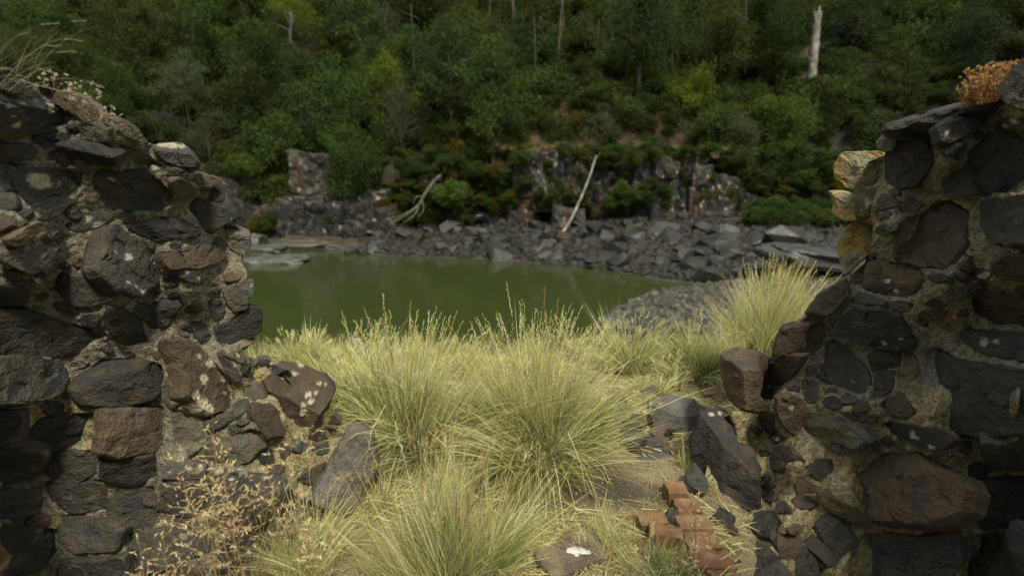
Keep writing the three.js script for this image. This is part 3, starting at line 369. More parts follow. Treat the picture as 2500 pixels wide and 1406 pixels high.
    ['p', 0.12, [2129, 1099, 2174, 1107, 2250, 1107, 2299, 1146, 2362, 1164, 2374, 1199, 2364, 1249, 2282, 1288, 2137, 1276, 2109, 1237, 2082, 1196, 2097, 1139], { planes: [[[2100, 1145, 0.06], [2130, 1168, 0.085], [2180, 1102, 0.01]], [[2130, 1168, 0.085], [2300, 1150, 0.09], [2220, 1100, 0.005]], [[2130, 1165, 0.085], [2300, 1150, 0.09], [2220, 1285, 0.05]], [[2300, 1150, 0.09], [2290, 1280, 0.05], [2374, 1200, 0.03]]] }],
    ['b', 0.05, [2154, 1044, 2164, 1029, 2250, 1047, 2324, 1079, 2304, 1100, 2250, 1085, 2199, 1064], { strat: 3 }], ['b', 0.04, [2050, 1005, 2079, 1007, 2109, 1012, 2154, 1017, 2124, 1027, 2089, 1024]], ['d', 0.012, [2057, 975, 2069, 962, 2097, 977, 2089, 985, 2062, 986]],
    ['b', 0.045, [1962, 1144, 2000, 1124, 2035, 1124, 2035, 1149, 2007, 1174, 1982, 1156]], ['p', 0.045, [1946, 1174, 1955, 1168, 1989, 1188, 1991, 1206, 1949, 1205]], ['p', 0.05, [1995, 1201, 2018, 1205, 2055, 1228, 2100, 1256, 2139, 1277, 2119, 1288, 2064, 1263, 2009, 1232]],
    ['d', 0.06, [1987, 1288, 2002, 1267, 2024, 1254, 2051, 1261, 2078, 1294, 2097, 1323, 2073, 1350, 2046, 1378, 2009, 1328], { planes: [[[1990, 1285, 0.05], [2080, 1300, 0.05], [2045, 1370, 0.045]]] }], ['d', 0.05, [1962, 1325, 1987, 1307, 2013, 1334, 2044, 1376, 2020, 1383, 1998, 1356], { push: 0.02 }],
    ['r', 0.06, [1900, 1304, 1942, 1304, 1952, 1333, 1932, 1368, 1906, 1362, 1897, 1333], { planes: [[[1900, 1330, 0.05], [1950, 1332, 0.05], [1920, 1298, 0.0]], [[1900, 1330, 0.05], [1950, 1332, 0.05], [1920, 1368, 0.03]]] }],
    ['d', 0.055, [1822, 1271, 1858, 1252, 1893, 1252, 1906, 1278, 1887, 1317, 1832, 1297]], ['b', 0.06, [1738, 1265, 1760, 1242, 1789, 1261, 1783, 1284, 1799, 1300, 1773, 1317, 1767, 1336, 1751, 1307]], ['d', 0.08, [1812, 1349, 1838, 1313, 1877, 1339, 1916, 1385, 1910, 1425, 1850, 1425, 1845, 1381], { planes: [[[1815, 1345, 0.04], [1900, 1365, 0.06], [1840, 1300, 0.0]], [[1815, 1345, 0.045], [1900, 1365, 0.065], [1870, 1425, 0.06]]] }],
    ['d', 0.05, [1942, 1368, 1961, 1333, 1984, 1365, 2017, 1388, 2000, 1435, 1950, 1435]], ['d', 0.06, [2110, 1300, 2250, 1312, 2330, 1302, 2350, 1370, 2300, 1435, 2100, 1435, 2062, 1390, 2090, 1340]],
    ['d', 0.05, [2380, 1170, 2500, 1160, 2570, 1170, 2570, 1290, 2400, 1290, 2372, 1240]], ['d', 0.045, [2400, 1085, 2500, 1078, 2570, 1100, 2570, 1150, 2420, 1140]], ['d', 0.05, [2345, 1312, 2450, 1302, 2570, 1302, 2570, 1435, 2365, 1435]],
    ['b', 0.02, [1856, 1099, 1880, 1107, 1876, 1116, 1860, 1110]], ['d', 0.02, [1854, 1164, 1884, 1164, 1872, 1174]], ['b', 0.025, [1897, 1235, 1918, 1228, 1932, 1252, 1905, 1254]], ['d', 0.02, [2428, 318, 2448, 294, 2510, 290, 2510, 302, 2470, 312]],
  ],
};
const LWALL = new Wall(LEFT.ctrl), RWALL = new Wall(RIGHT.ctrl), LW = (x, y) => LWALL.at(x, y), RW = (x, y) => RWALL.at(x, y);
// the rest of the ruin, beside and behind the camera: it keeps the low corners in shade
function ruinSide(A, B, h, thick, seed, label) {
  const r = rng(seed), g = groupOf('ruined_stone_wall', V(A[0], 0, -A[1])), dx = B[0] - A[0], dz = -(B[1] - A[1]), L = Math.hypot(dx, dz), tx = dx / L, tz = dz / L, n = Math.ceil(L / 0.1), m = Math.ceil(h / 0.1), core = new THREE.BoxGeometry(L, h, thick, n, m, 2), p = core.attributes.position, col = [], top = (t) => h * (0.82 + 0.3 * noise(t * 1.7, seed, 0));
  for (let i = 0; i < p.count; i++) { const t = p.getX(i) + L / 2, y = (p.getY(i) / h + 0.5) * top(t) - 0.1, w = p.getZ(i) * (1 + 0.1 * noise(t * 3, y * 3, seed)); p.setXYZ(i, tx * t - tz * w, y, tz * t + tx * w); const k = 0.8 + 0.6 * fbm(t * 3, y * 3, seed, 3); col.push(0.3 * k, 0.27 * k, 0.19 * k); }
  core.setAttribute('color', new THREE.BufferAttribute(new Float32Array(col), 3)); core.computeVertexNormals(); mesh('mortar', core, mortarMat, g);
  const geos = [0, 1, 2, 3, 4, 5].map(() => new THREE.DodecahedronGeometry(0.5, 2)); geos.forEach((q, i) => { const a = q.attributes.position; for (let j = 0; j < a.count; j++) { const x = a.getX(j), y = a.getY(j), z = a.getZ(j), k = 1 + 0.9 * fbm(x * 2.2 + i * 9, y * 2.2, z * 2.2, 3), e = (v) => Math.sign(v) * Math.pow(Math.abs(v) * 2, 0.6) / 2; a.setXYZ(j, e(x) * k, e(y) * k, e(z) * k); } q.computeVertexNormals(); });
  const mats = ['d', 'b', 'p', 'd', 'r'].map((t) => std({ color: new THREE.Color().setRGB(...TONE[t][0].map((c) => c * 0.8)), map: rockMap, bumpMap: rockBump, bumpScale: 0.02 }));
  for (let y = 0.1, row = 0; y < h * 1.1; y += 0.17 + 0.05 * r(), row++) for (let t = 0.1 * r(); t < L; t += 0.2 + 0.16 * r()) { if (y > top(t) + 0.02) continue; for (const s of [-1, 1]) { const q = mesh('stone', geos[r() * 6 | 0], mats[r() * 5 | 0], g), w = s * thick * 0.5; q.position.set(tx * t - tz * w, y + (r() - 0.5) * 0.06, tz * t + tx * w); q.scale.set(0.2 + 0.16 * r(), 0.13 + 0.1 * r(), 0.07 + 0.03 * r()); q.rotation.set(0, Math.atan2(-tz, tx), (r() - 0.5) * 0.5); } }
  return tag(g, label, 'stone wall');
}
ruinSide([1.98, 1.42], [1.98, -0.3], 3.0, 0.3, 21, 'side wall of the ruin running back past the camera from the dark brown wall');
ruinSide([-1.98, 1.42], [-1.98, -0.3], 2.9, 0.3, 22, 'side wall of the ruin running back past the camera from the lichened wall');
ruinSide([1.3, -0.6], [2.8, -0.6], 4.2, 0.35, 23, 'tall wall stump behind the camera on the side of the dark brown wall');
ruinSide([-2.8, -0.6], [-0.42, -0.6], 4.2, 0.35, 24, 'tall wall stump behind the camera on the side of the lichened wall');
tag(buildWall(LEFT), 'ruined rubble wall with yellow mortar and a white lichen blotch, beside the dry grass stalks', 'stone wall');
tag(buildWall(RIGHT), 'dark brown ruined rubble wall with a yellow boulder on its broken end, behind the brick edging', 'stone wall');

// ---------------------------------------------------------------- far bank: cliff, rubble, dead wood
function columnGeo(c, w, h, dep, seed, o = {}) {                           // a jointed block of cliff, broken across into steps; c = middle of its foot
  const r = rng(seed), n = 84, pos = [], col = [], uv = [], idx = [], out = [], rows = [];
  const cor = [[-0.5, 0.36 + 0.14 * r()], [-0.1 + 0.3 * r(), 0.5 + 0.12 * r()], [0.5, 0.3 + 0.2 * r()], [0.54, -0.5], [-0.54, -0.5]].map(([x, z]) => [x * w * (1.04 + 0.1 * r()), z * dep]);   // front towards +z
  const per = cor.map((p, i) => { const q = cor[(i + 1) % 5]; return Math.hypot(p[0] - q[0], p[1] - q[1]); }), tot = per.reduce((x, y) => x + y, 0);
  for (let i = 0; i < n; i++) { let s = (i + 0.5) / n * tot, e = 0; while (s > per[e]) s -= per[e++]; const p = cor[e], q = cor[(e + 1) % 5], t = s / per[e]; out.push([lerp(p[0], q[0], t), lerp(p[1], q[1], t)]); }
  let y = 0; const tilt = (r() - 0.5) * 0.5, lean = (r() - 0.5) * 0.1;
  while (y < h) { const sh = Math.min(h - y, w * (0.7 + 1.8 * r()) + 0.2), ox = (r() - 0.5) * 0.12 * w, oz = (r() - 0.5) * 0.16 * dep, k = 0.92 + 0.14 * r(), m = Math.max(2, Math.round(sh / 0.07)); for (let i = 0; i <= m; i++) rows.push([y + sh * i / m, ox, oz, k * (i === 0 || i === m ? 0.965 : 1)]); y += sh; if (h - y < 0.12) break; }
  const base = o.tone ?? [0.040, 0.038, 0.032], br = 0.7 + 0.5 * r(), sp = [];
  for (let i = 0; i < (o.spots ?? 1) * 2; i++) sp.push([(r() - 0.5) * w, h * (0.15 + 0.8 * r()), 0.025 + 0.06 * r() * r()]);
  const put = (x, yy, z, ox, oz) => {
    const X = c.x + x, Y = c.y + yy, Zz = c.z + z, f = fbm(X * 2.1, Y * 1.6, Zz * 2.1 + seed, 4), g = fbm(X * 9, Y * 9, Zz * 9, 3), cut = Math.abs(fbm(X * 5, Y * 0.7, Zz * 5 + seed, 3));
    const q = 0.22 * f * w + 0.07 * g - 0.22 * cut; pos.push(c.x + x * (1 + 0.25 * f) + ox + lean * yy, Y + 0.05 * g + 0.3 * f * smooth(0.75, 1, yy / h) + tilt * x * smooth(0.6, 1, yy / h), c.z + z + q * Math.sign(z) + oz); uv.push((x + z) / 0.9, yy / 0.9);
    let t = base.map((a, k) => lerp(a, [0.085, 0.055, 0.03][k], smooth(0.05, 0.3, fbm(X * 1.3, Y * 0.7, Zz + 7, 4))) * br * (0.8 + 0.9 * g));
    const L = smooth(0.10, 0.26, fbm(X * 4.2, Y * 3.4, seed, 4) + (o.pale ?? 0) - 0.02); t = t.map((a, k) => lerp(a, [0.13, 0.127, 0.105][k], L * 0.75));
    for (const [sx, sy, sr] of sp) { const d = Math.hypot(x - sx, yy - sy) / sr + 0.7 * fbm(X * 14, Y * 14, 2, 3); t = t.map((a, k) => lerp(a, [0.40, 0.39, 0.34][k], smooth(1.1, 0.85, d))); }
    col.push(...t.map((a) => Math.max(0.012, a)));
  };
  for (const [yy, ox, oz, k] of rows) for (const b of out) put(b[0] * k, yy, b[1] * k, ox, oz);
  const R = rows.length - 1; put(0, h, 0, rows[R][1], rows[R][2]);
  for (let k = 0; k < R; k++) for (let i = 0; i < n; i++) { const a2 = k * n + i, b2 = k * n + (i + 1) % n; idx.push(a2, b2, a2 + n, b2, b2 + n, a2 + n); }
  for (let i = 0; i < n; i++) idx.push(R * n + i, R * n + (i + 1) % n, (R + 1) * n);
  return toCreasedNormals(geoOf(pos, idx, col, uv), 0.65);
}
{
  const cliff = groupOf('cliff'), add = (x0, x1, yt, yb, Z, o) => {
    const A = atZ(x0, yb, Z), B = atZ(x1, yb, Z), T = atZ((x0 + x1) / 2, yt, Z), w = B.x - A.x;
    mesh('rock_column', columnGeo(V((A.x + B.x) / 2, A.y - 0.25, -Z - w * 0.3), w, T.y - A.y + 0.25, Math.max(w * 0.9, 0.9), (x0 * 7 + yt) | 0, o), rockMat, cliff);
  };
  // main face: upright columns, pale with lichen, standing on a darker wet foot
  for (const [a, b, t, f, Z, o] of [
    [1255, 1310, 400, 520, 19.6], [1300, 1372, 372, 500, 19.3, { pale: 0.14, spots: 9 }], [1362, 1440, 382, 505, 19.8], [1432, 1500, 420, 512, 19.6], [1492, 1552, 400, 515, 19.9], [1545, 1602, 396, 520, 19.5, { pale: 0.05 }], [1596, 1650, 382, 522, 19.3, { spots: 5, pale: 0.08 }], [1646, 1690, 375, 530, 19.4, { spots: 4 }], [1684, 1730, 402, 532, 19.2, { pale: 0.1, spots: 5 }], [1728, 1790, 430, 540, 19.1, { pale: 0.12, spots: 6 }], [1786, 1842, 470, 538, 19.3, { pale: 0.06 }], [1836, 1890, 500, 545, 19.6], [1885, 1960, 480, 550, 20], [1950, 2060, 470, 560, 20.2],
    [1240, 1300, 514, 536, 19.2], [1345, 1420, 508, 545, 18.8, { tone: [0.06, 0.06, 0.05] }], [1180, 1250, 470, 530, 20], [1480, 1560, 430, 530, 20.2], [1590, 1660, 524, 560, 18.9, { tone: [0.045, 0.043, 0.04], spots: 0 }], [1655, 1740, 520, 562, 18.7, { tone: [0.05, 0.048, 0.044], spots: 0 }], [1735, 1850, 524, 560, 18.8, { tone: [0.05, 0.05, 0.046], spots: 0 }],
    [1010, 1080, 440, 520, 20], [1080, 1150, 430, 520, 20.4], [1150, 1250, 420, 520, 20.4], [930, 1010, 445, 510, 20.2, { spots: 5 }],
    // dark blocks at the pool's far corner, with the boulder that overhangs them
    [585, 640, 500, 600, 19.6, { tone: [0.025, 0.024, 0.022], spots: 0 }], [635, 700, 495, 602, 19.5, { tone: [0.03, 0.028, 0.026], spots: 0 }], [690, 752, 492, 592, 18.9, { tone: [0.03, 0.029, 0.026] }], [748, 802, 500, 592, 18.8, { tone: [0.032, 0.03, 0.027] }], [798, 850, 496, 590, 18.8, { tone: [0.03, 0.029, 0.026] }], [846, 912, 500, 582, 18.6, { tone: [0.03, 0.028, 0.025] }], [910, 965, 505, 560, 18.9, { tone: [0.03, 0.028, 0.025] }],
    [715, 805, 372, 480, 19.3, { tone: [0.055, 0.05, 0.04], spots: 3 }], [806, 880, 455, 505, 19.4, { spots: 5 }], [876, 945, 462, 505, 19.4, { spots: 6, pale: 0.1 }], [690, 790, 480, 508, 19.0, { pale: 0.08, spots: 4 }], [540, 620, 440, 520, 20, {}], [470, 560, 400, 500, 20.6, {}],
  ]) add(a, b, t, f, Z, o);
  setting(cliff);
}
// angular rocks
function rockGeo(seed, flatness = 0.6, nPts = 15) {
  const r = rng(seed), P = []; for (let i = 0; i < nPts; i++) { const v = V(r() * 2 - 1, r() * 2 - 1, r() * 2 - 1); const k = Math.max(Math.abs(v.x), Math.abs(v.y), Math.abs(v.z)); v.multiplyScalar((0.35 + 0.15 * r()) / k); v.y *= flatness; v.x *= 1.15; P.push(v); }
  const g = new ConvexGeometry(P), p = g.attributes.position, uv = [], col = [], nn = g.attributes.normal;
  for (let i = 0; i < p.count; i++) { const a = Math.abs(nn.getX(i)), b = Math.abs(nn.getY(i)); uv.push(...(b > 0.6 ? [p.getX(i), p.getZ(i)] : a > 0.6 ? [p.getZ(i), p.getY(i)] : [p.getX(i), p.getY(i)]).map((q) => q * 1.4 + seed * 0.37)); const k = 0.85 + 0.3 * r(); col.push(k, k, k); }
  g.setAttribute('uv', new THREE.BufferAttribute(new Float32Array(uv), 2)); g.setAttribute('color', new THREE.BufferAttribute(new Float32Array(col), 3));
  return g;
}
// weathered, rounded slab: sphere pushed about by noise, with a flat top
function slabGeo(seed, w, h, d, tone, lich = 0) {
  const g = new THREE.SphereGeometry(0.5, 40, 24), p = g.attributes.position, col = [], uv = [];
  for (let i = 0; i < p.count; i++) { let x = p.getX(i), y = p.getY(i), z = p.getZ(i); const s = 1 + 0.5 * fbm(x * 2.2 + seed, y * 2.2, z * 2.2, 3); const e = (q) => Math.sign(q) * Math.pow(Math.abs(q) * 2, 0.55) / 2; x = e(x) * s; z = e(z) * s; y = e(y) * s; const st = 0.06 * Math.round(fbm(x * 3, y * 9, z * 3 + seed, 2) * 3);
    p.setXYZ(i, x * w, (y + st) * h, z * d); const f = fbm(x * w * 3 + seed, y * h * 5, z * d * 3, 4), k = 0.9 + 0.7 * f, L = lich && smooth(0.1, 0.3, f) * lich; col.push(...tone.map((a, q) => lerp(a * k, [0.3, 0.29, 0.24][q], L))); uv.push(x * w * 1.1 + z * d, y * h + z * d * 1.1); }
  g.setAttribute('color', new THREE.BufferAttribute(new Float32Array(col), 3)); g.setAttribute('uv', new THREE.BufferAttribute(new Float32Array(uv), 2)); g.computeVertexNormals(); return g;
}
const ROCKS = []; for (let i = 0; i < 14; i++) ROCKS.push(rockGeo(40 + i, 0.6 + 0.4 * ((i * 7) % 5) / 5, 16 + (i * 5) % 17));
const rubbleMat = [[0.029, 0.030, 0.026], [0.020, 0.021, 0.019], [0.038, 0.039, 0.034], [0.043, 0.038, 0.027], [0.060, 0.062, 0.057], [0.10, 0.105, 0.10]].map((c) => std({ color: new THREE.Color().setRGB(...c), vertexColors: true, map: rockMap, bumpMap: rockBump, bumpScale: 0.03, roughness: 0.33 }));
const BEACH = [[880, 580], [960, 548], [1250, 538], [1600, 548], [2060, 562], [2110, 690], [1900, 684], [1650, 686], [1530, 666], [1400, 652], [1250, 634], [1050, 628], [930, 621], [862, 612]], SPIT = [[1482, 772], [1560, 730], [1610, 716], [1680, 704], [1780, 690], [2060, 680], [2080, 800], [1900, 815], [1450, 812]];
const BEACH2 = BEACH.map(([x, y]) => [x, y < 570 ? y - 14 : y]);
function beachRock(p, s, seed, label, group, flat = 1) {
  const r = rng(seed), m = mesh('loose_rock', ROCKS[r() * 14 | 0], rubbleMat[(Math.pow(r(), 1.6) * 5) | 0]); m.scale.set(s * (0.85 + 0.4 * r()), s * (0.75 + 0.4 * r()) * flat, s * (0.8 + 0.4 * r())); m.rotation.set((r() - 0.5) * 0.9, r() * 6.28, (r() - 0.5) * 0.9); m.position.copy(p); m.position.y += s * 0.10 * flat; return tag(m, label, 'rock', group);
}
{
  // the large blocks one can pick out in the rubble: pixel of the foot, width in pixels, label
  const BIG = [[1905, 612, 105, 'big square wet block with a flat top in the rubble before the bushes', 0.75], [1100, 560, 62, 'dark pointed boulder by the bright green bush across the pool', 0.9], [1170, 528, 56, 'pale lichened block perched below the cliff beside the green bush', 0.9], [1170, 578, 52, 'grey block leaning in the rubble, between pole and green bush', 1], [1222, 632, 56, 'wedge shaped block standing at the far water edge', 1.05], [1310, 562, 46, 'tall grey block with a split face near the cliff foot', 1.2], [1372, 590, 58, 'dark boulder at the foot of the leaning pale pole', 0.9], [1470, 575, 60, 'low brown block under the wet band of the cliff', 0.8], [1545, 596, 66, 'steep sided block in the middle of the rubble', 1], [1620, 575, 70, 'long slab tilted against the cliff foot', 0.7], [1760, 578, 80, 'broad low rock below the palest cliff column', 0.7], [1840, 600, 60, 'angular rock just beside the square wet block', 0.9], [1660, 640, 56, 'dark round shouldered rock above the narrow channel', 0.9], [1450, 645, 60, 'flat rock lying half in the pool edge', 0.7], [862, 622, 34, 'pale upright stone at the corner of the pool', 1.3], [885, 622, 30, 'brown upright stone beside the pale one at the pool corner', 1.4], [930, 612, 40, 'light grey faceted stone by the far waterline', 1]];
  BIG.forEach(([x, y, w, label, f], i) => { const p = hit(x, y), s = w / FOC * Math.hypot(p.x, p.z) * 1.0; beachRock(p, s, 900 + i, label, null, f); });
  const r = rng(77); let n = 0;
  for (let t = 0; t < 4000 && n < 205; t++) { const x = lerp(860, 2110, r()), y = lerp(535, 700, r()); if (!inPoly(BEACH, x, y)) continue; const p = hit(x, y); if (-p.z > 19.6) continue; n++; beachRock(p, 0.22 + 0.5 * Math.pow(r(), 2.4), 1200 + n, 'dark angular rock in the rubble heaped between pool and cliff', 'rocks of the far rubble beach'); }
  n = 0; for (let t = 0; t < 2000 && n < 75; t++) { const x = lerp(1480, 2060, r()), y = lerp(702, 812, r()); if (!inPoly(SPIT, x, y)) continue; n++; beachRock(hit(x, y), 0.09 + 0.16 * Math.pow(r(), 2), 1600 + n, 'small wet stone on the gravel spit behind the tussocks', 'stones of the gravel spit', 0.8); }
  // everything smaller, uncountable
  const lay = (name, poly, N, s0, s1, mat, seed, geo) => {
    const q = rng(seed), im = new THREE.InstancedMesh(geo, mat, N), M = new THREE.Matrix4(), Q = new THREE.Quaternion(), E = new THREE.Euler(), c = new THREE.Color(), xs = poly.map((p) => p[0]), ys = poly.map((p) => p[1]); let k = 0;
    for (let t = 0; t < N * 20 && k < N; t++) { const x = lerp(Math.min(...xs), Math.max(...xs), q()), y = lerp(Math.min(...ys), Math.max(...ys), q()); if (!inPoly(poly, x, y)) continue; const p = hit(x, y); const s = s0 + (s1 - s0) * Math.pow(q(), 2.5); E.set((q() - 0.5) * 1.3, q() * 6.28, (q() - 0.5) * 1.3); Q.setFromEuler(E); p.y += s * 0.1; im.setMatrixAt(k, M.compose(p, Q, V(s * (0.8 + 0.4 * q()), s * (0.75 + 0.4 * q()), s))); const g = 0.45 + 0.7 * q() + 1.3 * q() ** 5, hb = q(); im.setColorAt(k, c.setRGB(g * (1 + 0.25 * hb), g * (1 + 0.12 * hb), g * (1 - 0.2 * hb))); k++; }
    im.count = k; im.name = name; im.castShadow = im.receiveShadow = true; return setting(im, 'stuff');
  };
  lay('rubble', BEACH2, 5200, 0.06, 0.25, rubbleMat[0], 5, ROCKS[2]); lay('rubble', BEACH2, 4600, 0.05, 0.22, rubbleMat[1], 6, ROCKS[7]);
  lay('rubble_fines', BEACH2, 7000, 0.02, 0.09, rubbleMat[3], 15, ROCKS[9]);
  lay('gravel', SPIT, 5500, 0.05, 0.22, rubbleMat[5], 8, ROCKS[4]); lay('gravel', SPIT, 4500, 0.04, 0.18, rubbleMat[4], 9, ROCKS[11]);
  // smooth ledges by the wall
  const ledge = (px, py, w, h, d, tone, seed, label, turn = 0) => { const p = atY(px, py, WL), m = mesh('rock_ledge', slabGeo(seed, w, h, d, tone, 0.15), wetMat); m.position.copy(p); m.rotation.y = turn; return tag(m, label, 'rock'); };
  { const p = hit(1975, 676), m = mesh('rock_slab', slabGeo(12, 2.1, 0.42, 1.3, [0.06, 0.062, 0.06]), wetMat); m.position.copy(p); m.position.y += 0.42; m.rotation.set(0.05, 0.2, -0.12); tag(m, 'broad dark slab overhanging a black hollow above the golden tussock', 'rock'); for (const [dx, dz, k] of [[-0.7, -0.2, 0], [0.6, 0.1, 1]]) { const q = beachRock(V(p.x + dx, p.y, p.z + dz), 0.5, 960 + k, k ? 'rock propping the broad dark slab near the dark brown wall' : 'rock propping the broad dark slab on its pool side', null, 0.9); } }
  ledge(672, 640, 1.9, 0.34, 1.0, [0.10, 0.105, 0.092], 3, 'pale wet rock shelf sloping into the pool beside the lichened wall', 0.15);
  ledge(640, 618, 1.6, 0.5, 1.1, [0.085, 0.09, 0.078], 4, 'grey rock step rising behind the pale shelf at the pool');
  ledge(612, 600, 1.0, 0.75, 0.9, [0.09, 0.095, 0.08], 5, 'rounded boulder peeping out just past the wall end');
  ledge(745, 600, 2.3, 0.55, 1.6, [0.085, 0.076, 0.058], 6, 'low brown dome of rock under the dark cliff blocks'); ledge(850, 604, 1.4, 0.36, 1.0, [0.08, 0.07, 0.052], 8, 'low brown rock next to the dome at the pool corner');
}
// limbs of dead wood: tapered bent tubes
function limbGeo(pts, r0, r1, seg = 7, tone = [0.3, 0.29, 0.26], seed = 1) {
  const cv = new THREE.CatmullRomCurve3(pts), n = pts.length * 6, pos = [], idx = [], col = [], uv = [], fr = cv.computeFrenetFrames(n, false), len = cv.getLength();
  for (let i = 0; i <= n; i++) { const t = i / n, p = cv.getPointAt(t), R = lerp(r0, r1, t); for (let j = 0; j <= seg; j++) { const a = j / seg * 6.283, k = R * (1 + 0.34 * noise(p.x * 9 + Math.cos(a), p.y * 9 + Math.sin(a), p.z * 9)); const q = p.clone().addScaledVector(fr.normals[i], Math.cos(a) * k).addScaledVector(fr.binormals[i], Math.sin(a) * k); pos.push(q.x, q.y, q.z); uv.push(j / seg, t * len); const g = 0.8 + 1.2 * fbm(q.x * 9 + seed, q.y * 3, q.z * 9, 4); col.push(...tone.map((c) => c * g)); } }
  const m = seg + 1; for (let i = 0; i < n; i++) for (let j = 0; j < seg; j++) { const a = i * m + j; idx.push(a, a + m, a + 1, a + 1, a + m, a + m + 1); }
  return geoOf(pos, idx, col, uv);
}
const barkMat = std({ vertexColors: true, map: barkMap, roughness: 0.85 });
{
  const L = (pts) => pts.map(([x, y, Z]) => atZ(x, y, Z));
  { const g = groupOf('leaning_pole'); mesh('trunk', limbGeo(L([[1340, 606, 16.4], [1385, 552, 17.2], [1412, 498, 17.8], [1440, 430, 18.4], [1456, 380, 18.8]]), 0.052, 0.036, 8, [0.46, 0.45, 0.42], 4), barkMat, g); mesh('root_end', limbGeo(L([[1340, 606, 16.4], [1318, 616, 16.2], [1300, 622, 16.1]]), 0.05, 0.02, 6, [0.12, 0.11, 0.09], 6), barkMat, g); for (const a of [[[1412, 498, 17.8], [1420, 488, 17.7], [1425, 474, 17.65]], [[1440, 430, 18.4], [1432, 418, 18.3], [1430, 408, 18.25]], [[1452, 395, 18.7], [1462, 380, 18.6], [1466, 366, 18.6]]]) mesh('branch_stub', limbGeo(L(a), 0.02, 0.008, 5, [0.34, 0.33, 0.3], a[0][0]), barkMat, g); tag(g, 'pale bare pole leaning from the rubble against the cliff', 'dead trunk'); }
  { const g = groupOf('fallen_tree'); mesh('trunk', limbGeo(L([[950, 548, 18.2], [990, 525, 18.3], [1022, 500, 18.5], [1035, 478, 18.6], [1062, 440, 18.9], [1080, 425, 19.2]]), 0.035, 0.075, 7, [0.2, 0.185, 0.15], 2), barkMat, g);
    for (const [a, s] of [[[[1022, 500, 18.5], [1015, 520, 18.3], [985, 545, 18.1]], 0.05], [[[1035, 478, 18.6], [1015, 482, 18.4], [1008, 498, 18.3]], 0.035], [[[1010, 510, 18.4], [975, 528, 18.2], [940, 535, 18.1]], 0.04], [[[1030, 490, 18.5], [1034, 512, 18.3], [1020, 530, 18.2]], 0.03], [[[1060, 442, 18.9], [1064, 462, 18.7], [1058, 470, 18.6]], 0.03]]) mesh('branch', limbGeo(L(a), s * 0.7, 0.01, 6, [0.25, 0.23, 0.19], s * 99), barkMat, g);
    tag(g, 'grey fallen tree with forked roots lying down the bank beside the bright green bush', 'dead tree'); }
  const trunk = (pts, r0, r1, tone, label, extra = []) => { const g = groupOf('bare_trunk'); mesh('trunk', limbGeo(L(pts), r0, r1, 8, tone, pts[0][0]), barkMat, g); for (const [p, a, b] of extra) mesh('branch', limbGeo(L(p), a, b, 6, tone, p[0][0]), barkMat, g); tag(g, label, 'tree trunk'); };
  trunk([[1976, 235, 23], [1982, 190, 23], [1990, 110, 23], [1998, 28, 23]], 0.20, 0.15, [0.55, 0.53, 0.48], 'thick white dead trunk rising out of the bushes, snapped at the top', [[[[1998, 40, 23], [2001, 26, 22.9], [2003, 14, 22.9]], 0.08, 0.015], [[[1993, 60, 22.95], [1990, 34, 22.85], [1988, 18, 22.8]], 0.06, 0.01], [[[1986, 150, 22.9], [1974, 138, 22.7], [1968, 120, 22.6]], 0.03, 0.012]]);
  trunk([[884, 100, 30], [872, 70, 30], [862, 40, 30], [856, -20, 30]], 0.16, 0.2, [0.2, 0.19, 0.17], 'pale forked trunk at the top of the slope in dark forest', [[[[874, 74, 30], [884, 50, 30], [886, 30, 30], [880, 18, 30]], 0.11, 0.05]]);
  trunk([[728, 270, 27], [724, 200, 27], [716, 130, 27], [708, 90, 27], [712, 50, 27], [706, 30, 27]], 0.05, 0.09, [0.2, 0.19, 0.17], 'crooked thin grey trunk with a side branch in the dark forest', [[[[709, 78, 27], [690, 66, 27], [662, 55, 27]], 0.04, 0.012], [[[709, 60, 27], [690, 20, 27]], 0.03, 0.01]]);
  trunk([[1148, 245, 26], [1144, 190, 26], [1142, 120, 26]], 0.06, 0.05, [0.24, 0.23, 0.19], 'straight slim pole trunk above the middle green bush');
  trunk([[1357, 222, 25.5], [1364, 120, 25.5], [1372, 20, 25.5], [1376, -20, 25.5]], 0.06, 0.05, [0.2, 0.17, 0.12], 'tall thin brownish trunk over the dry grass slope', [[[[1366, 100, 25.5], [1376, 60, 25.4], [1374, 10, 25.4]], 0.04, 0.02]]);
  trunk([[1578, 215, 26], [1588, 120, 26], [1598, 40, 26], [1618, -10, 26]], 0.06, 0.07, [0.24, 0.23, 0.2], 'tall pale trunk curving at its top above the cliff columns'); trunk([[1260, 80, 28], [1255, 40, 28], [1250, -10, 28]], 0.07, 0.07, [0.17, 0.16, 0.13], 'short grey trunk at the top middle of the slope');
  trunk([[1256, 268, 24], [1246, 235, 24], [1232, 205, 24], [1222, 188, 24]], 0.04, 0.02, [0.3, 0.29, 0.25], 'broken pale stick leaning in the dead brush', [[[[1246, 235, 24], [1230, 232, 24], [1218, 248, 24]], 0.015, 0.006], [[[1240, 220, 24], [1256, 210, 24]], 0.014, 0.006]]);
  trunk([[2050, 250, 26], [2062, 180, 26], [2074, 110, 26], [2100, 40, 26]], 0.07, 0.05, [0.06, 0.052, 0.04], 'dark slanting trunk near the thick white one'); trunk([[1592, 280, 23], [1596, 240, 23], [1600, 210, 23]], 0.04, 0.03, [0.22, 0.2, 0.15], 'little pale stem among the golden dry grass'); trunk([[1476, 125, 27], [1486, 110, 27], [1502, 88, 27]], 0.05, 0.03, [0.26, 0.25, 0.21], 'short slanting pale snag high on the slope');
